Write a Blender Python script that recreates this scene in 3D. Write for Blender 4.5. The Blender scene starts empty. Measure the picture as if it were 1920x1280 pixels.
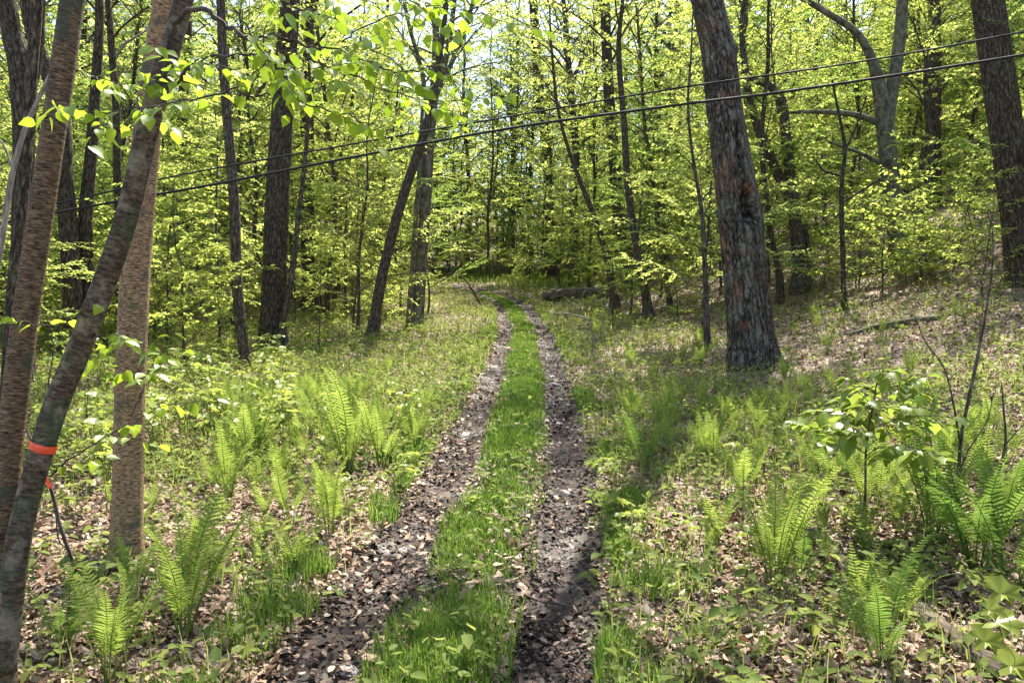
import bpy, math, random
import numpy as np
from mathutils import Vector

rng = np.random.default_rng(11)
random.seed(11)
C = bpy.context.scene
COL = C.collection
R = math.radians

# ------------------------------------------------------------------ camera
F = 1550.0                       # focal length in pixels of the 1920 wide photograph
EYE = 1.65
cd = bpy.data.cameras.new('camera')
cd.sensor_width = 36.0
cd.lens = 36.0 * F / 1920.0
cd.clip_start = 0.05
cd.clip_end = 1000.0
cam = bpy.data.objects.new('camera', cd)
COL.objects.link(cam)
cam.location = (0, 0, EYE)
cam.rotation_euler = (R(90), 0, 0)
C.camera = cam

# ------------------------------------------------------------------ sky and sun
SUN_EL, SUN_AZ = 59.0, 14.0      # azimuth measured from straight ahead towards the right
w = bpy.data.worlds.new('World')
C.world = w
w.use_nodes = True
wn = w.node_tree
bg = wn.nodes['Background']
sky = wn.nodes.new('ShaderNodeTexSky')
sky.sky_type = 'NISHITA'
sky.sun_disc = False
sky.sun_elevation = R(SUN_EL)
sky.sun_rotation = R(SUN_AZ)
sky.dust_density = 1.5
wn.links.new(sky.outputs[0], bg.inputs[0])
bg.inputs[1].default_value = 0.12
sl = bpy.data.lights.new('sun', 'SUN')
sl.energy = 4.7
sl.angle = R(0.5)
sl.color = (1.0, 0.94, 0.82)
so = bpy.data.objects.new('sun', sl)
COL.objects.link(so)
sdir = Vector((math.sin(R(SUN_AZ)) * math.cos(R(SUN_EL)), math.cos(R(SUN_AZ)) * math.cos(R(SUN_EL)), math.sin(R(SUN_EL))))
so.rotation_euler = sdir.to_track_quat('Z', 'Y').to_euler()
so.location = (5, 20, 40)
C.view_settings.view_transform = 'Standard'
C.view_settings.look = 'None'
C.view_settings.gamma = 1.0
C.view_settings.exposure = 1.75
C.render.engine = 'CYCLES'
cy = C.cycles
cy.max_bounces = 8
cy.diffuse_bounces = 4
cy.glossy_bounces = 2
cy.transmission_bounces = 6
cy.transparent_max_bounces = 4
cy.caustics_reflective = False
cy.caustics_refractive = False
cy.sample_clamp_indirect = 4.0
cy.use_adaptive_sampling = True
cy.adaptive_threshold = 0.02
cy.use_denoising = True

# ------------------------------------------------------------------ noise, terrain shape
def _h(ix, iy, s):
    n = (ix.astype(np.int64) * 374761393 + iy.astype(np.int64) * 668265263 + s * 974634777) & 0xFFFFFFFF
    n = ((n ^ (n >> 13)) * 1274126177) & 0xFFFFFFFF
    n = n ^ (n >> 16)
    return (n & 0xFFFF) / 65535.0

def vnoise(x, y, s=0):
    x = np.asarray(x, float); y = np.asarray(y, float)
    ix = np.floor(x); iy = np.floor(y)
    fx = x - ix; fy = y - iy
    fx = fx * fx * (3 - 2 * fx); fy = fy * fy * (3 - 2 * fy)
    a = _h(ix, iy, s); b = _h(ix + 1, iy, s); c = _h(ix, iy + 1, s); d = _h(ix + 1, iy + 1, s)
    return (a + (b - a) * fx) * (1 - fy) + (c + (d - c) * fx) * fy

def fbm(x, y, s=0, o=3):
    v = 0; a = 0.5; t = 0
    for i in range(o):
        v = v + a * vnoise(np.asarray(x) * 2 ** i, np.asarray(y) * 2 ** i, s + i * 17); t += a; a *= 0.5
    return v / t

def sstep(a, b, x):
    t = np.clip((np.asarray(x, float) - a) / (b - a), 0, 1)
    return t * t * (3 - 2 * t)

def softplus(u):
    return np.logaddexp(0, u)

_py = np.arange(-20, 130, 0.25)
_px = np.interp(_py, [-20, -5, 0, 3.3, 5.1, 7.3, 12.8, 21, 28, 33, 38, 42, 46, 50, 60, 130],
                [-1.6, -0.85, -0.6, -0.34, -0.12, 0.0, 0.2, 0.32, 0.15, -0.3, -1.2, -2.6, -4.6, -7.2, -14, -60])
_k = np.ones(9) / 9
_px = np.convolve(np.pad(_px, 4, mode='edge'), _k, 'valid')
_slope = 0.09 + 0.035 * sstep(18, 32, _py) + 0.085 * sstep(46, 60, _py)
_z0 = np.cumsum(_slope) * 0.25
_z0 -= np.interp(0, _py, _z0)

def xc(y): return np.interp(y, _py, _px)

def height(x, y, micro=True):
    x = np.asarray(x, float); y = np.asarray(y, float)
    z = np.interp(y, _py, _z0)
    z = z + 0.175 * softplus((x - 3.0) / 0.7) + 0.13 * softplus(x - 8.8) - 0.22 * softplus((x - 17.0))
    z = z + 0.03 * softplus(-x - 6)
    t = np.abs(x - xc(y))
    off = sstep(0.6, 1.6, t)
    z = z + off * 0.16 * (fbm(x * 0.35, y * 0.35, 3) - 0.5) + off * 0.10 * (fbm(x * 1.2, y * 1.2, 9) - 0.5)
    z = z - 0.055 * np.exp(-((t - 0.48) / 0.17) ** 2)
    return z

def hz(x, y): return float(height(np.array([x]), np.array([y]))[0])

def G(X, Y):
    """where the ray through photograph pixel X, Y meets the ground"""
    d = np.concatenate([np.arange(1.5, 20, 0.02), np.arange(20, 110, 0.1)])
    x = (X - 960) / F * d
    dz = EYE + (640 - Y) / F * d - height(x, d)
    i = int(np.argmax(dz <= 0)) if (dz <= 0).any() else len(d) - 1
    return np.array([x[i], d[i], float(height(x[i:i + 1], d[i:i + 1])[0])])

def P(X, Y, d): return np.array([(X - 960) / F * d, d, EYE + (640 - Y) / F * d])

# ------------------------------------------------------------------ mesh helpers
def mesh_np(name, V, Fs, bark=None, smooth=True, mats=(), midx=None):
    V = np.ascontiguousarray(V, dtype=np.float32)
    me = bpy.data.meshes.new(name)
    me.vertices.add(len(V))
    me.vertices.foreach_set('co', V.ravel())
    Fs = [np.asarray(f, dtype=np.int32) for f in Fs if len(f)]
    loops = np.concatenate([f.ravel() for f in Fs])
    tot = np.concatenate([np.full(len(f), f.shape[1], np.int32) for f in Fs])
    start = np.concatenate([[0], np.cumsum(tot)[:-1]]).astype(np.int32)
    me.loops.add(len(loops))
    me.loops.foreach_set('vertex_index', loops)
    me.polygons.add(len(tot))
    me.polygons.foreach_set('loop_start', start)
    if smooth: me.polygons.foreach_set('use_smooth', np.ones(len(tot), bool))
    if midx is not None: me.polygons.foreach_set('material_index', np.asarray(midx, np.int32))
    if bark is not None:
        a = me.attributes.new('bark', 'FLOAT_VECTOR', 'POINT')
        a.data.foreach_set('vector', np.ascontiguousarray(bark, dtype=np.float32).ravel())
    for m in mats: me.materials.append(m)
    me.update(calc_edges=True)
    return me

def link(name, data, parent=None):
    o = bpy.data.objects.new(name, data)
    COL.objects.link(o)
    if parent is not None: o.parent = parent
    return o

def tag(o, label=None, cat=None, group=None, kind=None):
    if label: o['label'] = label
    if cat: o['category'] = cat
    if group: o['group'] = group
    if kind: o['kind'] = kind
    return o

def thing(name, label, cat, loc=(0, 0, 0), rotz=0.0, group=None):
    o = link(name, None)
    o.location = loc
    o.rotation_euler = (0, 0, rotz)
    return tag(o, label, cat, group)

def dup(root, loc, rotz=0.0, scale=1.0, label=None, group=None):
    r = root.copy(); COL.objects.link(r)
    r.location = loc; r.rotation_euler = (0, 0, rotz); r.scale = (scale, scale, scale)
    if label: r['label'] = label
    if group: r['group'] = group
    for ch in list(root.children):
        c = ch.copy(); COL.objects.link(c); c.parent = r
        for g in list(ch.children):
            e = g.copy(); COL.objects.link(e); e.parent = c
    return r

class Geo:
    def __init__(self): self.V = []; self.F4 = []; self.F3 = []; self.B = []; self.n = 0
    def add(self, V, F4=None, F3=None, B=None):
        if F4 is not None and len(F4): self.F4.append(np.asarray(F4) + self.n)
        if F3 is not None and len(F3): self.F3.append(np.asarray(F3) + self.n)
        self.V.append(V); self.B.append(np.zeros_like(V) if B is None else B); self.n += len(V)
    def arrays(self):
        V = np.concatenate(self.V); B = np.concatenate(self.B)
        f4 = np.concatenate(self.F4) if self.F4 else np.zeros((0, 4), int)
        f3 = np.concatenate(self.F3) if self.F3 else np.zeros((0, 3), int)
        return V, f4, f3, B
    def mesh(self, name, mats=(), smooth=True):
        V, f4, f3, B = self.arrays()
        return mesh_np(name, V, [f4, f3], B, smooth, mats)

def nrm(a): return a / np.maximum(np.linalg.norm(a, axis=-1, keepdims=True), 1e-9)

def tube(g, pts, rad, sides=6, off=0.0, wob=None, cap=True):
    pts = np.asarray(pts, float); n = len(pts)
    rad = np.asarray(rad, float) if np.ndim(rad) else np.full(n, float(rad))
    T = np.gradient(pts, axis=0); T = nrm(T)
    m = np.abs(T).mean(0); ref = np.zeros(3); ref[int(np.argmin(m))] = 1
    U = nrm(np.cross(T, ref)); W = np.cross(T, U)
    a = np.linspace(0, 2 * np.pi, sides, endpoint=False)
    L = np.concatenate([[0], np.cumsum(np.linalg.norm(np.diff(pts, axis=0), axis=1))]) + off
    rr = rad[:, None] * np.ones(sides)[None]
    if wob is not None: rr = rr * wob(L[:, None], a[None, :])
    V = pts[:, None] + rr[..., None] * (np.cos(a)[None, :, None] * U[:, None] + np.sin(a)[None, :, None] * W[:, None])
    B = np.stack([np.cos(a)[None] * rad[:, None], np.sin(a)[None] * rad[:, None], L[:, None] + 0 * a[None]], -1)
    i = np.arange(n - 1)[:, None] * sides; j = np.arange(sides)[None]; k = (j + 1) % sides
    Q = np.stack([i + j, i + k, i + sides + k, i + sides + j], -1).reshape(-1, 4)
    V = V.reshape(-1, 3); B = B.reshape(-1, 3)
    f3 = None
    if cap:
        V = np.concatenate([V, pts[:1], pts[-1:]]); B = np.concatenate([B, B[:1], B[-1 - 0:]])
        f3 = [[n * sides, (q + 1) % sides, q] for q in range(sides)]
        b = (n - 1) * sides
        f3 += [[n * sides + 1, b + q, b + (q + 1) % sides] for q in range(sides)]
    g.add(V, Q, f3, B)

def smooth_path(pts, n):
    """Catmull-Rom through the points, n samples; extra columns (radius) ride along"""
    pts = np.asarray(pts, float)
    p = np.concatenate([[2 * pts[0] - pts[1]], pts, [2 * pts[-1] - pts[-2]]])
    u = np.linspace(0, len(pts) - 1, n)
    i = np.minimum(u.astype(int), len(pts) - 2); f = (u - i)[:, None]
    a, b, c, d = p[i], p[i + 1], p[i + 2], p[i + 3]
    return 0.5 * (2 * b + (c - a) * f + (2 * a - 5 * b + 4 * c - d) * f ** 2 + (3 * b - a - 3 * c + d) * f ** 3)

# leaf outlines: along, across, lift
LEAF_FAR = (np.array([(0, 0, 0), (.48, .34, .07), (1, 0, -.08), (.48, -.34, .07)]), [(0, 3, 2, 1)], [])
LEAF_MID = (np.array([(0, 0, 0), (.25, .28, .09), (.66, .27, .05), (1, 0, -.14), (.66, -.27, .05), (.25, -.28, .09)]),
            [(0, 3, 2, 1), (0, 5, 4, 3)], [])
def _near():
    s = np.array([0, .1, .25, .42, .6, .76, .9, 1.0]); wd = np.array([0, .2, .32, .36, .31, .21, .09, 0])
    bend = -.22 * s ** 2
    V = [(a, 0, b) for a, b in zip(s, bend)]
    for sg in (1, -1):
        for q in range(1, 7): V.append((s[q] - .05 * (q % 2), sg * wd[q], bend[q] + .10 * wd[q] / .36 + .02 * (q % 2)))
    F4, F3 = [], []
    for sd in (0, 1):
        e = [0] + [8 + 6 * sd + q for q in range(6)] + [7]
        for q in range(7):
            f = [q, q + 1, e[q + 1], e[q]] if sd == 0 else [q, e[q], e[q + 1], q + 1]
            f2 = []
            for v in f:
                if v not in f2: f2.append(v)
            (F4 if len(f2) == 4 else F3).append(f2[::-1] if sd == 0 else f2[::-1])
    return np.array(V), F4, F3
LEAF_NEAR = _near()
def _maple():
    ang = np.radians([-180, -125, -100, -72, -52, -40, -22, -12, 0, 12, 22, 40, 52, 72, 100, 125])
    rad = np.array([.06, .42, .36, .78, .5, .88, .52, .86, 1.05, .86, .52, .88, .5, .78, .36, .42])
    x = .12 + .55 * rad * np.cos(ang) + .3; y = .62 * rad * np.sin(ang)
    x = (x - x[0])
    V = [(.33, 0, .0)] + [(a, b, .05 * math.sin(6 * c) - .18 * b * b - .1 * a * a) for a, b, c in zip(x, y, ang)]
    F3 = [(0, 1 + (i + 1) % 16, 1 + i) for i in range(16)]
    return np.array(V), [], F3
LEAF_MAPLE = _maple()

def leaves_arrays(shape, Pp, D, N, S):
    """place the leaf outline at every point"""
    v, f4, f3 = shape
    D = nrm(D); Sd = nrm(np.cross(N, D)); N2 = np.cross(D, Sd)
    k = len(v)
    V = Pp[:, None] + S[:, None, None] * (v[None, :, 0:1] * D[:, None] + v[None, :, 1:2] * Sd[:, None] + v[None, :, 2:3] * N2[:, None])
    base = (np.arange(len(Pp)) * k)[:, None, None]
    q = (np.asarray(f4, int)[None] + base).reshape(-1, 4) if len(f4) else np.zeros((0, 4), int)
    t = (np.asarray(f3, int)[None] + base).reshape(-1, 3) if len(f3) else np.zeros((0, 3), int)
    return V.reshape(-1, 3), q, t

def leaves_mesh(name, shape, L, mat):
    Pp, D, N, S = L
    V, q, t = leaves_arrays(shape, Pp, D, N, S)
    return mesh_np(name, V, [q, t], None, False, (mat,))

def cat_leaves(ls): return tuple(np.concatenate([l[i] for l in ls]) for i in range(4))

# ------------------------------------------------------------------ materials
def newmat(name):
    m = bpy.data.materials.new(name); m.use_nodes = True
    nt = m.node_tree; nt.nodes.clear()
    out = nt.nodes.new('ShaderNodeOutputMaterial')
    return m, nt, out

def nd(nt, t, **kw):
    n = nt.nodes.new('ShaderNode' + t)
    for k, v in kw.items(): setattr(n, k, v)
    return n

def ramp(nt, fac, stops):
    r = nd(nt, 'ValToRGB'); e = r.color_ramp.elements
    while len(e) < len(stops): e.new(0.5)
    for q, (p, c) in zip(e, stops): q.position = p; q.color = (*c, 1)
    nt.links.new(fac, r.inputs[0])
    return r.outputs[0]

def leafmat(name, a, b, trans=1.6, mixf=0.5, gloss=0.0, rough=0.35, straw=None):
    m, nt, out = newmat(name)
    geo = nd(nt, 'NewGeometry'); oi = nd(nt, 'ObjectInfo')
    av = nd(nt, 'Math', operation='MULTIPLY_ADD'); av.inputs[1].default_value = 0.7
    mo = nd(nt, 'Math', operation='MULTIPLY'); mo.inputs[1].default_value = 0.3
    nt.links.new(oi.outputs['Random'], mo.inputs[0])
    nt.links.new(geo.outputs['Random Per Island'], av.inputs[0]); nt.links.new(mo.outputs[0], av.inputs[2])
    c = ramp(nt, av.outputs[0], [(0.0, a), (1.0, b)] if straw is None else [(0.0, straw), (.10, straw), (.14, a), (1.0, b)])
    df = nd(nt, 'BsdfDiffuse'); tr = nd(nt, 'BsdfTranslucent')
    nt.links.new(c, df.inputs[0])
    tm = nd(nt, 'Mix', data_type='RGBA', blend_type='MULTIPLY'); tm.inputs[0].default_value = 1.0
    nt.links.new(c, tm.inputs[6]); tm.inputs[7].default_value = (trans * 1.06, trans, trans * 0.85, 1)
    nt.links.new(tm.outputs[2], tr.inputs[0])
    mx = nd(nt, 'MixShader'); mx.inputs[0].default_value = mixf
    nt.links.new(df.outputs[0], mx.inputs[1]); nt.links.new(tr.outputs[0], mx.inputs[2])
    sh = mx.outputs[0]
    if gloss > 0:
        gl = nd(nt, 'BsdfGlossy'); gl.inputs['Roughness'].default_value = rough; gl.inputs[0].default_value = (1, 1, 1, 1)
        fr = nd(nt, 'LayerWeight'); fr.inputs[0].default_value = 0.25
        fm = nd(nt, 'Math', operation='MULTIPLY'); fm.inputs[1].default_value = gloss
        nt.links.new(fr.outputs['Fresnel'], fm.inputs[0])
        m2 = nd(nt, 'MixShader'); nt.links.new(fm.outputs[0], m2.inputs[0])
        nt.links.new(sh, m2.inputs[1]); nt.links.new(gl.outputs[0], m2.inputs[2]); sh = m2.outputs[0]
    nt.links.new(sh, out.inputs[0])
    return m

def barkmat(name, stops, sc, patch=None, pscale=3.0, pthr=(0.5, 0.62), bump=0.6, bdist=0.01, patch2=None, plates=None):
    m, nt, out = newmat(name)
    at = nd(nt, 'Attribute', attribute_name='bark')
    mp = nd(nt, 'Mapping'); mp.inputs['Scale'].default_value = sc
    nt.links.new(at.outputs['Vector'], mp.inputs[0])
    nz = nd(nt, 'TexNoise'); nz.inputs['Scale'].default_value = 1.0; nz.inputs['Detail'].default_value = 6; nz.inputs['Roughness'].default_value = 0.65
    nt.links.new(mp.outputs[0], nz.inputs['Vector'])
    c = ramp(nt, nz.outputs[0], stops)
    for k, pc in enumerate((patch, patch2)):
        if pc is None: continue
        pn = nd(nt, 'TexNoise'); pn.inputs['Scale'].default_value = pscale * (1 + .7 * k); pn.inputs['Detail'].default_value = 7
        pn.inputs['Roughness'].default_value = 0.7
        ad = nd(nt, 'VectorMath', operation='ADD'); ad.inputs[1].default_value = (k * 7.3, 2.1, 3.7 * k)
        nt.links.new(at.outputs['Vector'], ad.inputs[0]); nt.links.new(ad.outputs[0], pn.inputs['Vector'])
        f = ramp(nt, pn.outputs[0], [(pthr[0], (0, 0, 0)), (pthr[1], (1, 1, 1))])
        mx = nd(nt, 'Mix', data_type='RGBA'); nt.links.new(f, mx.inputs[0])
        nt.links.new(c, mx.inputs[6]); mx.inputs[7].default_value = (*pc, 1)
        mm = nd(nt, 'Mix', data_type='RGBA', blend_type='MULTIPLY'); mm.inputs[0].default_value = 0.6
        nt.links.new(mx.outputs[2], mm.inputs[6])
        g2 = ramp(nt, nz.outputs[0], [(0.3, (.45, .45, .45)), (0.62, (1.2, 1.2, 1.2))]); nt.links.new(g2, mm.inputs[7])
        c = mm.outputs[2]
    hgt = nz.outputs[0]
    if plates:
        wv = nd(nt, 'TexNoise'); wv.inputs['Scale'].default_value = plates[0] * .8; wv.inputs['Detail'].default_value = 4
        nt.links.new(at.outputs['Vector'], wv.inputs['Vector'])
        wa = nd(nt, 'VectorMath', operation='MULTIPLY_ADD'); wa.inputs[1].default_value = (plates[2],) * 3
        nt.links.new(wv.outputs['Color'], wa.inputs[0]); nt.links.new(at.outputs['Vector'], wa.inputs[2])
        mp2 = nd(nt, 'Mapping'); mp2.inputs['Scale'].default_value = (plates[0], plates[0], plates[1]); nt.links.new(wa.outputs[0], mp2.inputs[0])
        vo = nd(nt, 'TexVoronoi', feature='DISTANCE_TO_EDGE'); vo.inputs['Scale'].default_value = 1.0; nt.links.new(mp2.outputs[0], vo.inputs['Vector'])
        pf = ramp(nt, vo.outputs['Distance'], [(0.0, (.42, .40, .37)), (0.2, (1.08, 1.08, 1.08))])
        pm = nd(nt, 'Mix', data_type='RGBA', blend_type='MULTIPLY'); pm.inputs[0].default_value = 1.0
        nt.links.new(c, pm.inputs[6]); nt.links.new(pf, pm.inputs[7]); c = pm.outputs[2]
        hm = nd(nt, 'Math', operation='MULTIPLY_ADD'); hm.inputs[1].default_value = 0.35
        sc_ = nd(nt, 'Math', operation='MINIMUM'); sc_.inputs[1].default_value = 0.22; nt.links.new(vo.outputs['Distance'], sc_.inputs[0])
        s4 = nd(nt, 'Math', operation='MULTIPLY'); s4.inputs[1].default_value = 4.0; nt.links.new(sc_.outputs[0], s4.inputs[0])
        nt.links.new(nz.outputs[0], hm.inputs[0]); nt.links.new(s4.outputs[0], hm.inputs[2]); hgt = hm.outputs[0]
    b = nd(nt, 'Bump'); b.inputs['Strength'].default_value = bump; b.inputs['Distance'].default_value = bdist
    nt.links.new(hgt, b.inputs['Height'])
    pr = nd(nt, 'BsdfPrincipled'); pr.inputs['Roughness'].default_value = 0.85; pr.inputs['Specular IOR Level'].default_value = 0.25
    nt.links.new(c, pr.inputs['Base Color']); nt.links.new(b.outputs[0], pr.inputs['Normal'])
    nt.links.new(pr.outputs[0], out.inputs[0])
    return m

M = {}
M['leaf_wood'] = leafmat('spring_leaf', (0.16, 0.22, 0.042), (0.30, 0.35, 0.095), 2.0, 0.58)
M['leaf_far'] = leafmat('far_leaf', (0.18, 0.235, 0.055), (0.31, 0.355, 0.12), 2.1, 0.58)
M['leaf_deep'] = leafmat('deep_leaf', (0.11, 0.19, 0.035), (0.21, 0.29, 0.07), 1.75, 0.55)
M['leaf_birch'] = leafmat('birch_leaf', (0.16, 0.26, 0.02), (0.26, 0.36, 0.04), 1.7, 0.6, 0.05, 0.45)
M['leaf_shrub'] = leafmat('shrub_leaf', (0.12, 0.19, 0.028), (0.22, 0.285, 0.05), 1.5, 0.5, 0.04)
M['leaf_maple'] = leafmat('maple_leaf', (0.13, 0.20, 0.035), (0.27, 0.31, 0.075), 1.5, 0.5, 0.02)
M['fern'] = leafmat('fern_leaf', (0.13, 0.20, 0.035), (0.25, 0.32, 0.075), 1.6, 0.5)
M['fern_shaded'] = leafmat('fern_leaf_shaded', (0.085, 0.16, 0.028), (0.15, 0.23, 0.05), 1.5, 0.5)  # darker copy of the fern leaf, shade put into its colour
M['grass'] = leafmat('grass_blade', (0.075, 0.145, 0.024), (0.175, 0.27, 0.05), 1.5, 0.45, straw=(.17, .18, .07))
M['cover'] = leafmat('ground_cover_leaf', (0.10, 0.15, 0.04), (0.27, 0.31, 0.085), 1.5, 0.45, 0.05, straw=(.24, .16, .09))
M['stem_green'] = leafmat('green_stem', (0.10, 0.14, 0.03), (0.20, 0.22, 0.06), 1.0, 0.2)

M['birch'] = barkmat('yellow_birch_bark', [(0.38, (.035, .022, .013)), (0.44, (.17, .11, .06)), (0.55, (.33, .22, .115)), (0.7, (.46, .34, .19))],
                     (36, 36, 190), (.095, .10, .06), 5.5, (0.55, 0.63), 0.9, 0.006)
M['birch_dark'] = barkmat('dark_birch_bark', [(0.30, (.03, .021, .014)), (0.5, (.075, .054, .033)), (0.7, (.125, .093, .058)), (0.8, (.18, .14, .09))],
                          (30, 30, 90), (.06, .075, .04), 6, (0.5, 0.6), 0.7, 0.006, (.18, .155, .11))
M['birch_brown'] = barkmat('brown_birch_bark', [(0.36, (.03, .019, .012)), (0.46, (.095, .062, .035)), (0.58, (.18, .118, .066)), (0.72, (.27, .19, .11))],
                     (34, 34, 160), (.06, .07, .04), 5.5, (0.55, 0.63), 0.9, 0.006)
M['old'] = barkmat('old_maple_bark', [(0.36, (.016, .013, .010)), (0.48, (.065, .053, .040)), (0.58, (.14, .118, .088)), (0.72, (.29, .255, .20))],
                   (34, 34, 12), (.19, .105, .065), 2.2, (0.51, 0.59), 1.0, 0.03, (.16, .145, .112), (12, 2.0, .09))
M['brown'] = barkmat('brown_bark', [(0.35, (.03, .022, .016)), (0.5, (.095, .072, .05)), (0.65, (.18, .142, .10))],
                     (40, 40, 12), (.19, .19, .14), 4, (0.57, 0.66), 0.9, 0.012, None, (26, 4.5, .05))
M['dark'] = barkmat('dark_bark', [(0.35, (.026, .019, .012)), (0.5, (.075, .056, .037)), (0.65, (.15, .117, .078))],
                    (38, 38, 12), (.12, .125, .085), 4, (0.58, 0.68), 1.0, 0.015, None, (20, 3.5, .06))
M['grey'] = barkmat('grey_beech_bark', [(0.32, (.045, .036, .026)), (0.5, (.12, .10, .072)), (0.68, (.20, .175, .13))],
                    (9, 9, 7), (.12, .13, .08), 3, (0.53, 0.62), 0.3, 0.006)
M['stem'] = barkmat('sapling_bark', [(0.35, (.025, .02, .016)), (0.5, (.07, .055, .042)), (0.65, (.15, .125, .095))],
                    (40, 40, 10), (.15, .15, .12), 8, (0.57, 0.66), 0.4, 0.004)
M['log'] = barkmat('rotten_log_bark', [(0.33, (.03, .022, .016)), (0.5, (.11, .08, .055)), (0.68, (.25, .20, .15))],
                   (18, 18, 4), (.07, .085, .025), 5, (0.5, 0.62), 0.9, 0.02)
M['pale_twig'] = barkmat('pale_dead_twig', [(0.35, (.12, .10, .08)), (0.65, (.34, .30, .25))], (40, 40, 10), None, 1, bump=0.3)

def littermat():
    m, nt, out = newmat('leaf_litter')
    geo = nd(nt, 'NewGeometry')
    c = ramp(nt, geo.outputs['Random Per Island'], [(0, (.07, .038, .022)), (.2, (.16, .095, .058)), (.55, (.30, .205, .13)), (.85, (.46, .35, .24)), (1, (.25, .115, .06))])
    pr = nd(nt, 'BsdfPrincipled'); pr.inputs['Roughness'].default_value = 0.6; pr.inputs['Specular IOR Level'].default_value = 0.4
    nt.links.new(c, pr.inputs['Base Color'])
    tr = nd(nt, 'BsdfTranslucent'); nt.links.new(c, tr.inputs[0])
    mx = nd(nt, 'MixShader'); mx.inputs[0].default_value = 0.15
    nt.links.new(pr.outputs[0], mx.inputs[1]); nt.links.new(tr.outputs[0], mx.inputs[2])
    nt.links.new(mx.outputs[0], out.inputs[0])
    return m
M['litter'] = littermat()

def wetmat():
    m, nt, out = newmat('wet_leaf_litter')
    geo = nd(nt, 'NewGeometry')
    c = ramp(nt, geo.outputs['Random Per Island'], [(0, (.016, .009, .006)), (.4, (.036, .020, .014)), (.8, (.075, .044, .031)), (1, (.17, .105, .07))])
    pr = nd(nt, 'BsdfPrincipled'); pr.inputs['Roughness'].default_value = 0.6; pr.inputs['Specular IOR Level'].default_value = 0.25
    nt.links.new(c, pr.inputs['Base Color']); nt.links.new(pr.outputs[0], out.inputs[0])
    return m
M['wet'] = wetmat()

def groundmat(name, stops, wet):
    m, nt, out = newmat(name)
    tc = nd(nt, 'NewGeometry')
    wn_ = nd(nt, 'TexNoise'); wn_.inputs['Scale'].default_value = 9; wn_.inputs['Detail'].default_value = 4
    nt.links.new(tc.outputs['Position'], wn_.inputs['Vector'])
    ad = nd(nt, 'VectorMath', operation='MULTIPLY_ADD'); ad.inputs[1].default_value = (.12, .12, .12)
    nt.links.new(wn_.outputs['Color'], ad.inputs[0]); nt.links.new(tc.outputs['Position'], ad.inputs[2])
    vo = nd(nt, 'TexVoronoi'); vo.inputs['Scale'].default_value = 17
    nt.links.new(ad.outputs[0], vo.inputs['Vector'])
    sp = nd(nt, 'SeparateColor'); nt.links.new(vo.outputs['Color'], sp.inputs[0])
    c = ramp(nt, sp.outputs[0], stops)
    big = nd(nt, 'TexNoise'); big.inputs['Scale'].default_value = 1.1; big.inputs['Detail'].default_value = 6
    nt.links.new(tc.outputs['Position'], big.inputs['Vector'])
    bf = ramp(nt, big.outputs[0], [(.38, (.62, .58, .54)), (.62, (1.0, 1.0, 1.0))])
    mm = nd(nt, 'Mix', data_type='RGBA', blend_type='MULTIPLY'); mm.inputs[0].default_value = 1
    nt.links.new(c, mm.inputs[6]); nt.links.new(bf, mm.inputs[7])
    pr = nd(nt, 'BsdfPrincipled')
    nt.links.new(mm.outputs[2], pr.inputs['Base Color'])
    bp = nd(nt, 'Bump'); bp.inputs['Strength'].default_value = 0.5; bp.inputs['Distance'].default_value = 0.02
    nt.links.new(vo.outputs['Distance'], bp.inputs['Height']); nt.links.new(bp.outputs[0], pr.inputs['Normal'])
    if wet:
        rn = nd(nt, 'TexNoise'); rn.inputs['Scale'].default_value = 2.2; rn.inputs['Detail'].default_value = 5
        nt.links.new(tc.outputs['Position'], rn.inputs['Vector'])
        rf = ramp(nt, rn.outputs[0], [(.36, (.40, .40, .40)), (.5, (.9, .9, .9))])
        nt.links.new(rf, pr.inputs['Roughness']); pr.inputs['Specular IOR Level'].default_value = 0.3
    else:
        pr.inputs['Roughness'].default_value = 0.8
    nt.links.new(pr.outputs[0], out.inputs[0])
    return m
M['floor'] = groundmat('forest_floor', [(0, (.09, .055, .035)), (.3, (.17, .11, .07)), (.6, (.28, .195, .135)), (.85, (.38, .285, .21)), (1, (.20, .10, .06))], False)
M['mud'] = groundmat('wet_mud', [(0, (.012, .008, .006)), (.4, (.03, .02, .015)), (.75, (.058, .04, .03)), (1, (.10, .07, .053))], True)

def plain(name, col, rough=0.5, spec=0.5):
    m, nt, out = newmat(name)
    pr = nd(nt, 'BsdfPrincipled'); pr.inputs['Roughness'].default_value = rough; pr.inputs['Specular IOR Level'].default_value = spec
    nz = nd(nt, 'TexNoise'); nz.inputs['Scale'].default_value = 30; nz.inputs['Detail'].default_value = 5
    tc = nd(nt, 'TexCoord'); nt.links.new(tc.outputs['Object'], nz.inputs['Vector'])
    c = ramp(nt, nz.outputs[0], [(.3, tuple(x * .7 for x in col)), (.7, tuple(min(1, x * 1.25) for x in col))])
    nt.links.new(c, pr.inputs['Base Color']); nt.links.new(pr.outputs[0], out.inputs[0])
    return m
M['cable'] = plain('black_cable', (.012, .012, .014), .6, .3)
M['tape'] = plain('orange_tape', (.80, .085, .025), .4)
M['rock'] = plain('grey_stone', (.20, .185, .18), .6)

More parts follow.
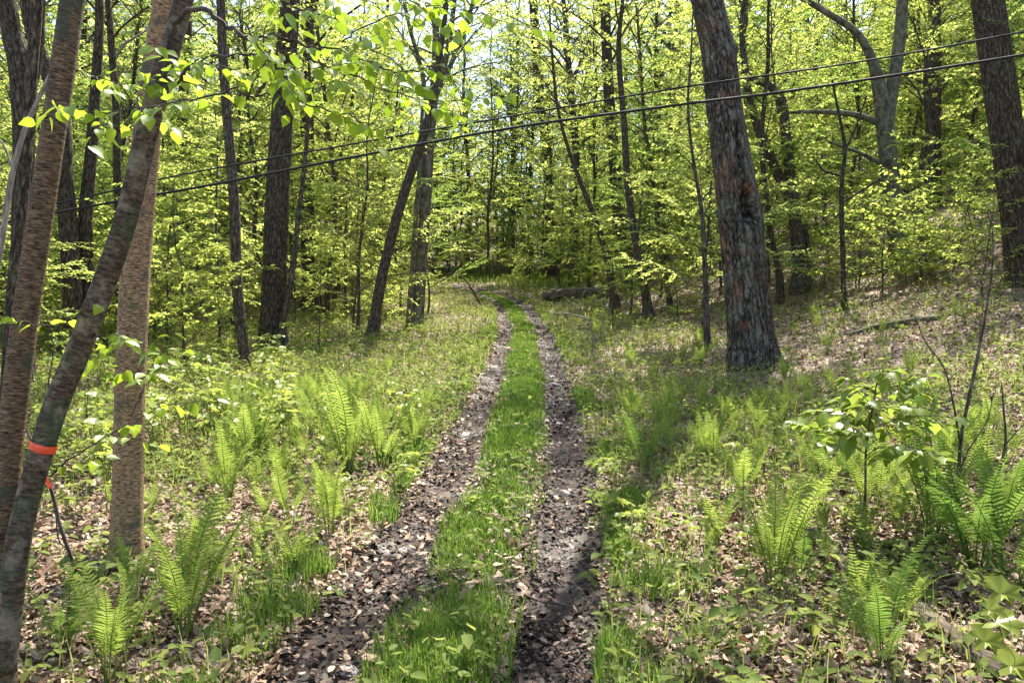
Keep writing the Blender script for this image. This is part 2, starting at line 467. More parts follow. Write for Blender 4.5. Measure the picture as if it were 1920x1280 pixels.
# ------------------------------------------------------------------ ground
def axis(a, k, n, lo, hi):
    u = np.linspace(math.asinh(lo / a), math.asinh(hi / a), n)
    return a * np.sinh(u)
gx = axis(2.0, 0, 300, -70, 70)
gy = 4.0 + axis(4.0, 0, 380, -16, 116)
XX, YY = np.meshgrid(gx, gy)
ZZ = height(XX, YY)
ZZ -= 0.07 * (1 - sstep(0.62, 0.80, np.abs(XX - xc(YY)))) * (YY < 47)
nx, ny = len(gx), len(gy)
ii = (np.arange(ny - 1)[:, None] * nx + np.arange(nx - 1)[None]).ravel()
quads = np.stack([ii, ii + 1, ii + nx + 1, ii + nx], -1)
o = link('ground', mesh_np('ground', np.stack([XX, YY, ZZ], -1).reshape(-1, 3), [quads], None, True, (M['floor'],)))
tag(o, kind='structure')

pt = np.linspace(-0.86, 0.86, 56)
pyv = 4.0 + axis(3.0, 0, 620, -9, 44)
TT, PY = np.meshgrid(pt, pyv)
PX = TT + xc(PY) + 0.05 * (fbm(PY * 1.7, TT * 0 + 3, 5) - .5)
PZ = height(PX, PY) + 0.004
PZ += 0.05 * (fbm(PX * 6, PY * 6, 21) - 0.5) * (np.abs(TT) < .8) + 0.025 * (fbm(PX * 16, PY * 16, 23) - .5)
PZ -= 0.05 * sstep(0.74, 0.86, np.abs(TT))
hole = np.exp(-(((PX - (1012 - 960) / F * 3.62) / .09) ** 2 + ((PY - 3.62) / .13) ** 2))
PZ -= 0.09 * hole
n2 = len(pt)
ii = (np.arange(len(pyv) - 1)[:, None] * n2 + np.arange(n2 - 1)[None]).ravel()
quads = np.stack([ii, ii + 1, ii + n2 + 1, ii + n2], -1)
o = link('path', mesh_np('path', np.stack([PX, PY, PZ], -1).reshape(-1, 3), [quads], None, True, (M['mud'],)))
tag(o, kind='structure')

# ------------------------------------------------------------------ tree generator
def unit(az, el): return np.array([math.sin(az) * math.cos(el), math.cos(az) * math.cos(el), math.sin(el)])

def gen_branches(g, r, path, rad, b0, b1, nb, blen, el0, el1, lsize, lspace, shape_pow=0.7, nsub=6, subf=0.42, bs=5, thick=0.45, sparse=1.0, flat=0.6):
    """branches with side twigs and leaves along a trunk path; wood goes into g, leaf arrays come back"""
    LP, LD, LN, LS = [], [], [], []
    seg = np.concatenate([[0], np.cumsum(np.linalg.norm(np.diff(path, axis=0), axis=1))]); H = seg[-1]
    def at(t):
        return np.array([np.interp(t * H, seg, path[:, k]) for k in range(3)]), float(np.interp(t * H, seg, rad))
    def leafrow(pts, n, az):
        if n < 1: return
        f = (np.arange(n) + r.uniform(.2, .8)) / n
        u = f * (len(pts) - 1); i = np.minimum(u.astype(int), len(pts) - 2); w_ = (u - i)[:, None]
        pp = pts[i] * (1 - w_) + pts[i + 1] * w_
        sgn = np.where(np.arange(n) % 2 == 0, 1, -1)
        a = az + sgn * r.uniform(.5, 1.1, n); e = r.normal(-.25, .3, n)
        d = np.stack([np.sin(a) * np.cos(e), np.cos(a) * np.cos(e), np.sin(e)], -1)
        nn = nrm(np.stack([r.normal(0, flat * .6, n), r.normal(0, flat * .6, n), np.ones(n)], -1))
        LP.append(pp + d * lsize * .15); LD.append(d); LN.append(nn); LS.append(lsize * r.uniform(.45, 1.35, n))
    az0 = r.uniform(0, 6.28)
    for i in range(nb):
        q = (i + r.uniform(0, .9)) / nb
        t = b0 + (b1 - b0) * q
        p, rr = at(t)
        az = az0 + i * 2.4 + r.uniform(-.5, .5)
        spi = sparse * r.uniform(.45, 1.3)
        L = blen * ((1 - q) ** shape_pow * .85 + .18) * r.uniform(.55, 1.15)
        e0 = el0 + r.uniform(-.2, .25) + .35 * q; e1 = el1 + r.uniform(-.3, .35)
        ns = 6; pts = [p]; a = az
        for s in range(ns):
            e = e0 + (e1 - e0) * s / (ns - 1); a += r.normal(0, .14)
            pts.append(pts[-1] + unit(a, e + r.normal(0, .08)) * L / ns)
        pts = np.array(pts); br = min(rr * thick, .004 + L * .011)
        tube(g, pts, np.linspace(br, br * .25 + .0012, ns + 1), bs, cap=False)
        k = max(2, int(nsub * (.5 + .5 * L / blen)))
        for j in range(k):
            f = .22 + .74 * (j + r.uniform(0, .8)) / k
            u = f * ns; m = min(int(u), ns - 1); pb = pts[m] + (pts[m + 1] - pts[m]) * (u - m)
            sg = 1 if j % 2 else -1
            sa = a + sg * r.uniform(.5, 1.1); se = e1 + r.normal(.02, .22)
            SL = L * subf * (1.1 - .7 * f) * r.uniform(.6, 1.2)
            sp = [pb]
            for s in range(3):
                sa -= sg * r.uniform(0, .2); sp.append(sp[-1] + unit(sa, se - .07 * s + r.normal(0, .08)) * SL / 3)
            sp = np.array(sp)
            tube(g, sp, np.linspace(br * .45 + .001, .0015, 4), 3, cap=False)
            leafrow(sp, int(SL / lspace * spi + r.uniform()), sa)
        leafrow(pts[-3:], int(L * .33 / lspace * spi), a)
    if not LP: return None
    return tuple(np.concatenate(x) for x in (LP, LD, LN, LS))

def trunk_path(r, H, lean=0.0, laz=0.0, wob=0.04, n=14, sink=0.15):
    t = np.linspace(0, 1, n)
    x = np.cumsum(r.normal(0, wob, n)); y = np.cumsum(r.normal(0, wob, n))
    x -= x[0]; y -= y[0]
    p = np.stack([x + math.sin(laz) * lean * H * t ** 1.3, y + math.cos(laz) * lean * H * t ** 1.3, -sink + (H + sink) * t], -1)
    return smooth_path(p, n * 2)

def tree_proto(name, seed, H, r0, lean, leafmat_, barkm, shape, **kw):
    """unlinked meshes of one tree kind"""
    r = np.random.default_rng(seed)
    path = trunk_path(r, H, lean, r.uniform(0, 6.28), H * .006)
    t = np.linspace(0, 1, len(path))
    rad = r0 * ((1 - t) ** .8 * .95 + .05) * (1 + .35 * np.exp(-t * H / .35))
    g = Geo()
    tube(g, path, rad, 8 if r0 > .05 else 6)
    L = gen_branches(g, r, path, rad, **kw)
    return dict(name=name, H=H, wood=g.mesh(name + '_trunk', (barkm,)), geo=g,
                leaf=leaves_mesh(name + '_crown', shape, L, leafmat_) if L is not None else None, L=L)

PR = {}
SAP = []
for i, (H, sd) in enumerate([(5.5, 1), (7.0, 2), (4.2, 3), (8.5, 4), (6.2, 5)]):
    SAP.append(tree_proto('sapling', sd, H, .012 + H * .0042, .06, M[('leaf_wood', 'leaf_far', 'leaf_wood', 'leaf_deep', 'leaf_far')[i]], M['stem'], LEAF_FAR,
                          b0=.14, b1=.98, nb=int(14 + H * 3.0), blen=1.5 + H * .2, el0=.6, el1=.02, lsize=.077, lspace=.021, nsub=10, subf=.46))
YNG = []
for i, (H, sd) in enumerate([(13, 11), (15, 12), (11.5, 13), (16.5, 14)]):
    YNG.append(tree_proto('young_tree', sd, H, .034 + H * .003, .05, M['leaf_wood'] if i % 2 else M['leaf_far'], M['brown'] if i % 2 else M['dark'], LEAF_FAR,
                          b0=.2, b1=.98, nb=int(H * 3.2), blen=3.6, el0=.8, el1=.15, lsize=.090, lspace=.022, nsub=11, subf=.44))
TALL = []
for i, (H, sd) in enumerate([(21, 21), (24, 22), (19, 23)]):
    TALL.append(tree_proto('tall_tree', sd, H, .17 + .03 * i, .03, M['leaf_far'], M['dark'] if i % 2 else M['brown'], LEAF_FAR,
                           b0=.3, b1=.98, nb=54, blen=5.0, el0=.9, el1=.25, lsize=.12, lspace=.036, nsub=11, subf=.42))
SHR = []
for i, (H, sd) in enumerate([(.9, 31), (1.3, 32), (.7, 33)]):
    SHR.append(tree_proto('leafy_shrub', sd, H, .008, .15, M['leaf_shrub'], M['stem'], LEAF_MID,
                          b0=.3, b1=.98, nb=9, blen=.5, el0=.6, el1=.05, lsize=.075, lspace=.05, nsub=3, subf=.5))

BUSH = []
for i, (H, sd) in enumerate([(1.9, 41), (2.4, 42), (1.5, 43)]):
    BUSH.append(tree_proto('bush', sd, H, .014, .12, M['leaf_wood'], M['stem'], LEAF_FAR,
                           b0=.12, b1=.98, nb=20, blen=1.15, el0=.6, el1=.05, lsize=.07, lspace=.03, nsub=7, subf=.48))

# ------------------------------------------------------------------ the trees one can tell apart
LM = []      # (base x, base y, short phrase) for describing neighbours
def landmark(name, label, cat, stems, barkm, H, crown, phrase, leafm='leaf_far', sides=14, wob=None, group=None, extra=None, rings=60, seed=0):
    """stems: list of (list of (X, Y, width) photograph pixels, depth, grows_on)"""
    r = np.random.default_rng(seed + 500)
    base = None; LL = []
    root = None
    for si, (px, d, up) in enumerate(stems):
        pts = np.array([[*P(X, Y, d if np.isscalar(d) else np.interp(k, [0, len(px) - 1], d)), wd / F * (d if np.isscalar(d) else d[0]) / 2] for k, (X, Y, wd) in enumerate(px)])
        if root is None:
            b = pts[0, :3].copy(); b[2] = hz(b[0], b[1])
            root = thing(name, label, cat, b, 0, group)
            base = b
        if up:
            v = nrm(pts[-1, :3] - pts[-2, :3]); q = pts[-1].copy(); n = 5
            rest = max(1.0, H - (q[2] - base[2]))
            for k in range(n):
                v = nrm(v * .7 + np.array([r.normal(0, .1), r.normal(0, .1) - .02, .6])); nq = q.copy()
                nq[:3] = q[:3] + v * rest / n; nq[3] = q[3] * .72
                pts = np.concatenate([pts, nq[None]]); q = nq
        if si == 0:
            p0 = pts[0].copy(); p0[2] = min(p0[2], base[2]) - .18; p0[3] *= 1.05; pts = np.concatenate([p0[None], pts])
        sp = smooth_path(pts, rings); path = sp[:, :3] - base; rad = np.maximum(sp[:, 3], .004)
        g = Geo()
        if extra is not None and si == 0: extra(g, path, rad)
        else:
            w0 = wob if wob is not None else barkwob(.018, 7, seed + 40)
            fl = r.uniform(0, 6.28); fa = .42 if si == 0 else 0.0
            tube(g, path, rad, max(sides, 12), wob=lambda L, a: w0(L, a) + fa * np.exp(-np.maximum(L - .16, 0) / (.10 + rad[0] * .7)) * (.45 + .55 * np.sin(a * 4 + fl + .6 * np.sin(a * 2))))
        if crown and up:
            kw = dict(crown)
            zt = kw.pop('zmin', 5.5)
            zz = path[:, 2]; b0 = float(np.interp(zt, zz, np.linspace(0, 1, len(zz))))
            L = gen_branches(g, r, path, rad, b0=b0, b1=.99, **kw)
            if L is not None: LL.append(L)
        link('trunk', g.mesh('trunk', (barkm[si] if isinstance(barkm, list) else barkm,)), root)
    if LL:
        link('crown', leaves_mesh('crown', LEAF_FAR, cat_leaves(LL), M[leafm]), root)
    if phrase: LM.append((base[0], base[1], phrase))
    return root, base

BIG = dict(nb=30, blen=4.6, el0=.8, el1=.2, lsize=.11, lspace=.062, nsub=9, subf=.42, zmin=7.0)
MED = dict(nb=22, blen=3.3, el0=.8, el1=.15, lsize=.095, lspace=.058, nsub=8, subf=.42, zmin=6.0)

def barkwob(amp, nb, s):
    ph = np.random.default_rng(s).uniform(0, 6.28, 8)
    def f(L, a):
        return 1 + amp * (np.sin(a * 3 + L * 1.3 + ph[0]) + .7 * np.sin(a * 5 - L * 2.1 + ph[1]) + .5 * np.sin(a * 2 + L * 5 + ph[2]) + .6 * np.sin(a * nb + .8 * np.sin(L * 6 + ph[3])))
    return f

LEANPX = [(8, 1260, 40), (28, 1060, 45), (46, 960, 44), (80, 838, 44), (112, 740, 45), (150, 650, 44), (232, 425, 43), (285, 210, 41), (345, 0, 36), (395, -220, 30)]
# paired birch at the left edge
birch, bb = landmark('birch_tree', 'twin stemmed yellow birch at the left edge with orange tape on its leaning stem', 'tree', [
    ([(-6, 1420, 80), (0, 1250, 58), (4, 1100, 50), (13, 900, 47), (44, 620, 48), (92, 300, 46), (130, 40, 46), (165, -250, 40)], (3.0, 3.25), True),
    (LEANPX, (3.0, 3.15), True)],
    [M['birch_brown'], M['birch_dark']], 11, dict(nb=14, blen=2.0, el0=.7, el1=.1, lsize=.07, lspace=.08, nsub=6, subf=.45, zmin=4.2), 'the twin stemmed birch', 'leaf_birch', 24, barkwob(.012, 9, 1), rings=110, seed=1)
birch2, b2 = landmark('birch_tree', 'upright yellow birch with peeling bronze bark behind the leaning stem', 'tree', [
    ([(236, 1062, 74), (237, 1030, 62), (239, 950, 56), (242, 800, 54), (248, 620, 54), (258, 450, 52), (280, 200, 48), (308, 0, 40), (330, -250, 36)], 4.74, True)],
    M['birch'], 12, dict(nb=12, blen=2.0, el0=.7, el1=.1, lsize=.07, lspace=.08, nsub=6, subf=.45, zmin=5.0), 'the upright yellow birch', 'leaf_birch', 28, barkwob(.012, 9, 2), rings=120, seed=2)

def old_trunk(g, path, rad):
    """big old trunk: fine mesh with furrows, a hollow, a crack above it and a burl"""
    n, sides = 240, 96
    sp = smooth_path(np.concatenate([path, rad[:, None]], 1), n); path2 = sp[:, :3]; rad2 = np.maximum(sp[:, 3], .01)
    zz = path2[:, 2]
    def wob(L, a):
        Z = np.interp(L, np.concatenate([[0], np.cumsum(np.linalg.norm(np.diff(path2, axis=0), axis=1))]), zz)
        rr = barkwob(.018, 13, 5)(L, a)
        rr = rr + .05 * (fbm(a * 8 / 6.283 * 2 + 0 * L, L * 1.1 + 0 * a, 31, 4) - .5) + .07 * (fbm(a * 30 / 6.283 + 0 * L, L * 5 + 0 * a, 41, 3) - .5)
        da = (a - AH + math.pi) % (2 * math.pi) - math.pi
        rr = rr - .95 * np.exp(-(da / .30) ** 4 - ((Z - ZH) / .22) ** 4)
        rr = np.maximum(rr, .12)
        rr = rr + .13 * np.exp(-(da / .9) ** 2 - ((Z - ZH + .12) / .40) ** 2) * (1 - np.exp(-(da / .3) ** 4 - ((Z - ZH) / .22) ** 4))
        rr = rr - .30 * np.exp(-((da + .06 * np.sin(Z * 5)) / .10) ** 2) * sstep(ZH, ZH + .2, Z) * (1 - sstep(ZH + 1.0, ZH + 1.5, Z))
        db = (a - AB + math.pi) % (2 * math.pi) - math.pi
        rr = rr + .24 * np.exp(-(db / .35) ** 2 - ((Z - ZB) / .10) ** 2)
        rr = rr + .36 * np.exp(-np.maximum(Z, 0) / .26) * (.5 + .5 * np.sin(a * 5 + 1))
        return rr
    tube(g, path2, rad2, sides, wob=wob)
d1 = float(G(1412, 688)[1])
# angle on the tube that faces the camera (-y) and the one at the right (+x)
AH = AB = 0.0; ZH = 0; ZB = 0
def _angles(path):
    T = nrm(np.gradient(path, axis=0)); m = np.abs(T).mean(0); ref = np.zeros(3); ref[int(np.argmin(m))] = 1
    U = nrm(np.cross(T, ref))[len(T) // 3]; W = np.cross(T[len(T) // 3], U)
    f = lambda v: math.atan2(float(np.dot(v, W)), float(np.dot(v, U)))
    return f(np.array([0., -1, 0])), f(np.array([1., 0, 0]))
oldpx = [(1418, 705, 100), (1413, 680, 88), (1404, 590, 82), (1396, 500, 80), (1387, 400, 80), (1374, 310, 72), (1358, 200, 66), (1346, 100, 62), (1325, 0, 58), (1290, -200, 50)]
_b = P(1418, 705, d1); _b[2] = hz(_b[0], _b[1])
_pp = smooth_path(np.array([P(x, y, d1) for x, y, _ in oldpx]), 60) - _b
AH, AB = _angles(_pp); AH += .12
ZH = P(0, 396, d1)[2] - _b[2]; ZB = P(0, 98, d1)[2] - _b[2]
landmark('old_tree', 'huge old tree right of the path with a dark hollow and flaking grey bark', 'tree', [(oldpx, d1, True)],
         M['old'], 17, dict(BIG, nb=20), 'the huge old hollow tree', extra=old_trunk, seed=3)

landmark('large_tree', 'thick dark leaning trunk cut off by the right edge of the photo', 'tree', [
    ([(1930, 545, 90), (1922, 500, 64), (1907, 400, 58), (1890, 270, 58), (1874, 150, 58), (1852, 0, 56), (1825, -220, 50)], 13.5, True)],
    M['dark'], 18, dict(BIG, nb=42), 'the thick dark trunk at the right edge', sides=20, wob=barkwob(.015, 12, 7), seed=4)
landmark('beech_tree', 'smooth grey beech forking high up on the right bank', 'tree', [
    ([(1697, 522, 52), (1690, 490, 36), (1678, 400, 34), (1668, 320, 33), (1660, 240, 32), (1650, 170, 27), (1634, 110, 18), (1606, 62, 14), (1560, 30, 12), (1500, -5, 10), (1430, -40, 8)], 20, True),
    ([(1662, 235, 24), (1676, 150, 24), (1688, 60, 22), (1695, -60, 20), (1700, -200, 17)], 20, True),
    ([(1660, 235, 14), (1600, 215, 11), (1530, 210, 8), (1470, 212, 5)], 20, False),
    ([(1672, 320, 9), (1620, 290, 7), (1550, 265, 5)], 20, False)],
    M['grey'], 17, dict(BIG, nb=46), 'the forked grey beech', sides=14, wob=barkwob(.01, 8, 8), seed=5)
landmark('forked_tree', 'brown tree splitting low into a leaning and an upright stem behind the old hollow tree', 'tree', [
    ([(1502, 528, 36), (1500, 490, 26), (1492, 420, 24), (1482, 330, 21), (1472, 240, 19), (1466, 190, 18), (1440, 160, 14), (1400, 140, 12), (1340, 60, 9)], 20, True),
    ([(1494, 410, 20), (1470, 350, 20), (1440, 285, 18), (1415, 220, 15), (1400, 150, 13), (1392, 40, 11)], 20, True),
    ([(1518, 505, 16), (1514, 460, 12), (1508, 420, 10)], 20.1, False)],
    M['brown'], 15, dict(BIG, nb=40), 'the low forked brown tree', sides=10, seed=6)
landmark('tall_dark_tree', 'straight dark trunk far up the slope right of the grey beech', 'tree', [
    ([(1752, 440, 32), (1752, 330, 24), (1752, 200, 24), (1752, 60, 22), (1752, -150, 19)], 29, True)],
    M['dark'], 21, BIG, 'the straight dark trunk up the right slope', sides=10, seed=7)
landmark('slim_tree', 'slim brown tree with a reddish foot right of the path bend', 'tree', [
    ([(1216, 588, 24), (1212, 560, 17), (1200, 490, 15), (1186, 420, 15), (1176, 330, 13), (1170, 230, 12), (1160, 100, 10)], 21.5, True)],
    M['brown'], 13, MED, 'the slim reddish footed tree', sides=10, seed=8)
landmark('slim_tree', 'slim curved trunk leaning left beside the bend of the path', 'tree', [
    ([(1153, 560, 20), (1148, 540, 14), (1138, 480, 14), (1112, 400, 11), (1088, 340, 9), (1066, 280, 7), (1045, 200, 6), (1035, 100, 5)], 26, True)],
    M['brown'], 13, MED, 'the slim curved trunk', sides=10, seed=9)
landmark('tall_dark_tree', 'dark trunk standing in shade behind the slim curved trunk', 'tree', [
    ([(1180, 535, 34), (1176, 480, 24), (1160, 400, 23), (1152, 300, 22), (1140, 150, 20), (1135, 0, 18)], 33, True)],
    M['dark'], 20, BIG, 'the shaded dark trunk past the bend', sides=10, seed=10)
landmark('tall_dark_tree', 'dark trunk rising straight behind the bend of the path', 'tree', [
    ([(1034, 470, 28), (1032, 400, 21), (1026, 280, 20), (1010, 150, 18), (1000, 0, 16)], 50, True)],
    M['dark'], 24, BIG, 'the dark trunk behind the bend', sides=10, seed=11)
landmark('slender_tree', 'slender straight dark stem with thin side twigs between hollow tree and beech', 'tree', [
    ([(1584, 582, 14), (1582, 540, 10), (1579, 440, 9), (1578, 350, 8), (1584, 280, 7), (1572, 210, 5), (1560, 150, 4)], 15.5, False),
    ([(1579, 290, 5), (1600, 250, 4), (1625, 180, 3)], 15.5, False), ([(1579, 380, 5), (1612, 360, 4), (1650, 335, 3)], 15.5, False),
    ([(1579, 330, 5), (1545, 320, 4), (1530, 300, 3)], 15.5, False)],
    M['dark'], 6, None, 'the slender dark stem', sides=8, seed=12)
landmark('slender_tree', 'slender grey stem just left of the huge old hollow tree', 'tree', [
    ([(1326, 625, 13), (1324, 560, 9), (1320, 470, 9), (1316, 400, 8), (1300, 300, 6), (1290, 200, 5), (1296, 100, 4)], 15, True)],
    M['stem'], 8, dict(nb=14, blen=1.5, el0=.8, el1=.2, lsize=.08, lspace=.07, nsub=5, subf=.45, zmin=2.0), 'the slender grey stem by the old tree', 'leaf_wood', 8, seed=13)
landmark('slender_tree', 'thin dark stem rising close behind the huge old hollow tree', 'tree', [
    ([(1462, 525, 15), (1456, 490, 11), (1446, 440, 11), (1436, 360, 10), (1428, 260, 9), (1440, 120, 8)], 19, True)],
    M['dark'], 10, dict(MED, zmin=4.0, nb=14, blen=1.6), None, 'leaf_wood', 8, seed=14)

# left of the path
landmark('large_tree', 'thick dark trunk left of the path with sunlit leaves across it', 'tree', [
    ([(508, 672, 78), (510, 640, 52), (513, 560, 46), (518, 440, 45), (524, 300, 43), (533, 150, 40), (545, 0, 35), (556, -200, 32)], 16.5, True)],
    M['dark'], 19, BIG, 'the thick dark trunk left of the path', sides=16, wob=barkwob(.02, 11, 15), seed=15)
landmark('slim_tree', 'slim lichen spotted trunk with a crooked foot left of the thick dark trunk', 'tree', [
    ([(463, 700, 30), (460, 670, 22), (450, 600, 21), (443, 500, 20), (440, 400, 20), (434, 310, 19), (424, 200, 18), (416, 60, 17), (412, -150, 14)], 13.3, True)],
    M['brown'], 12, MED, 'the slim lichen spotted trunk', sides=12, seed=16)
landmark('slender_tree', 'thin reddish stem leaning against the right side of the thick dark trunk', 'tree', [
    ([(526, 662, 18), (530, 610, 13), (542, 550, 12), (553, 470, 11), (560, 400, 9), (572, 300, 8), (580, 180, 7)], 16.2, True)],
    M['brown'], 9, dict(MED, zmin=4.5, nb=10, blen=1.5), None, 'leaf_wood', 8, seed=17)
landmark('tall_dark_tree', 'dark trunk standing in shade beyond the thick dark trunk', 'tree', [
    ([(583, 552, 36), (580, 520, 27), (577, 420, 26), (576, 280, 25), (578, 120, 22), (585, -100, 20)], 28, True)],
    M['dark'], 21, BIG, 'the far shaded trunk on the left', sides=10, seed=18)
landmark('leaning_tree', 'brown trunk leaning right towards the path, left of the clumped grey stems', 'tree', [
    ([(697, 640, 30), (702, 600, 22), (716, 520, 20), (738, 430, 19), (762, 350, 18), (786, 280, 18), (806, 210, 15), (822, 120, 12), (836, 20, 9)], 19, True)],
    M['brown'], 13, MED, 'the leaning brown trunk', sides=12, seed=19)
clump, _ = landmark('clumped_tree', 'clump of grey stems fanning upwards beside the path, left of the bend', 'tree', [
    ([(780, 600, 32), (784, 570, 24), (792, 460, 22), (800, 340, 22), (806, 250, 21), (815, 150, 16), (818, 50, 12), (820, -120, 9)], 23, True),
    ([(768, 602, 14), (772, 520, 10), (780, 400, 9), (788, 300, 8), (792, 200, 6)], 22.8, False),
    ([(812, 190, 12), (836, 110, 11), (850, 20, 9), (862, -120, 7)], 23, True),
    ([(812, 190, 10), (846, 120, 9), (880, 30, 8), (905, -80, 6)], 23.1, True),
    ([(806, 240, 10), (790, 130, 8), (765, 40, 7), (745, -80, 5)], 22.9, True)],
    M['grey'], 15, dict(MED, nb=16), 'the clump of grey stems', sides=12, seed=20)
landmark('tall_dark_tree', 'dark trunk deep in the wood between upright birch and spotted trunk', 'tree', [
    ([(346, 552, 30), (344, 500, 22), (342, 400, 21), (340, 250, 20), (350, 80, 18), (352, -100, 15)], 31, True)],
    M['dark'], 20, BIG, 'the deep dark trunk behind the birches', sides=10, seed=21)
landmark('twin_tree', 'pair of dark trunks joined at the foot between the two birches', 'tree', [
    ([(142, 640, 60), (138, 600, 36), (132, 480, 34), (120, 330, 32), (112, 200, 30), (60, 60, 24), (40, -80, 18)], 15, True),
    ([(160, 630, 34), (164, 560, 28), (160, 420, 26), (172, 280, 22), (180, 150, 19), (186, 0, 15)], 15.3, True)],
    M['dark'], 16, MED, 'the joined pair of dark trunks', sides=12, wob=barkwob(.03, 7, 22), seed=22)
landmark('large_tree', 'dark forking tree against the bright sky in the upper left corner', 'tree', [
    ([(40, 690, 50), (38, 560, 38), (42, 400, 36), (44, 250, 38), (40, 130, 46), (22, 60, 36), (8, -40, 30), (0, -160, 24)], 11, True),
    ([(44, 200, 30), (66, 110, 26), (72, 20, 23), (76, -120, 19)], 11, True)],
    M['dark'], 16, dict(MED, zmin=5.5), 'the dark forking tree at the upper left', sides=14, wob=barkwob(.02, 9, 23), seed=23)
landmark('slim_tree', 'smooth slim dark stem beside the forking tree at the left edge', 'tree', [
    ([(14, 800, 30), (18, 640, 23), (30, 480, 22), (48, 300, 22), (60, 130, 21), (70, 0, 20), (78, -150, 17)], 8, True)],
    M['dark'], 11, dict(MED, zmin=5.0, nb=14), 'the slim dark stem at the left edge', sides=12, seed=24)
landmark('slender_tree', 'pale thin sapling stem slanting across the left edge of the photo', 'tree', [
    ([(-40, 700, 12), (0, 470, 11), (22, 330, 10), (48, 240, 9), (90, 148, 7), (120, 80, 5)], 6.0, False),
    ([(24, 320, 5), (5, 270, 4), (-30, 240, 3)], 6.0, False)],
    M['pale_twig'], 5, None, None, sides=8, seed=25)
landmark('slim_tree', 'dark stem rising behind the leaning birch stem near the top left', 'tree', [
    ([(225, 640, 18), (226, 500, 16), (220, 330, 15), (218, 200, 14), (210, 100, 13), (202, 0, 11)], 17, True)],
    M['dark'], 13, MED, None, sides=8, seed=26)

# ------------------------------------------------------------------ foreground birch branches (parts of the paired birch)
def twig_leaves(pts, r, space, size, depthjit=.12):
    seg = np.linalg.norm(np.diff(pts, axis=0), axis=1).sum()
    n = max(2, int(seg / space))
    u = (np.arange(n) + r.uniform(.1, .9, n)) / n * (len(pts) - 1); i = np.minimum(u.astype(int), len(pts) - 2); w_ = (u - i)[:, None]
    pp = pts[i] * (1 - w_) + pts[i + 1] * w_
    t = nrm(pts[i + 1] - pts[i]); sg = np.where(np.arange(n) % 2 == 0, 1, -1)[:, None]
    side = nrm(np.cross(t, np.array([0, 0, 1.0])))
    d = nrm(t * r.uniform(.1, .8, (n, 1)) + side * sg * r.uniform(.4, 1, (n, 1)) + np.stack([np.zeros(n), np.zeros(n), r.uniform(-.9, .1, n)], -1))
    nn = nrm(np.stack([r.normal(0, .5, n), r.normal(-.25, .5, n), np.ones(n)], -1))
    S = size * r.uniform(.55, 1.25, n)
    return (pp + d * S[:, None] * .25, d, nn, S)

def spray(root, base, px, d, r0, r1, space, size, mat, leafm, seed, shape=LEAF_NEAR, side=2, sidelen=.22, name='branch', ls=None):
    r = np.random.default_rng(seed + 900)
    k = np.linspace(d[0], d[1], len(px))
    pts = np.array([P(X, Y, q) for (X, Y), q in zip(px, k)]) - np.asarray(base)
    pts = smooth_path(pts, max(8, len(px) * 5)); pts[1:-1] += r.normal(0, .004, (len(pts) - 2, 3))
    g = Geo(); tube(g, pts, np.linspace(r0, r1, len(pts)), 6)
    LL = [twig_leaves(pts[len(pts) // 4:], r, space, size)] if space else []
    for j in range(side):
        i = int((.25 + .7 * (j + r.uniform(0, .9)) / side) * (len(pts) - 1)); i = min(i, len(pts) - 2)
        t = nrm(pts[i + 1] - pts[i]); sd = nrm(np.cross(t, [0, 0, 1.0])) * (1 if j % 2 else -1)
        v = nrm(t * .8 + sd * .7 + np.array([0, 0, r.uniform(-.5, .35)])); q = [pts[i]]
        for s in range(4):
            v = nrm(v + r.normal(0, .12, 3) + np.array([0, 0, -.04])); q.append(q[-1] + v * sidelen * r.uniform(.7, 1.2) / 4)
        q = smooth_path(np.array(q), 8); tube(g, q, np.linspace(max(r1, .0016), .0009, 8), 4)
        if space: LL.append(twig_leaves(q, r, space * .9, size))
    b = link(name, g.mesh(name, (mat,)), root)
    if LL:
        f = link('leaves', leaves_mesh('leaves', shape, cat_leaves(LL), M[leafm]), b)
    return b

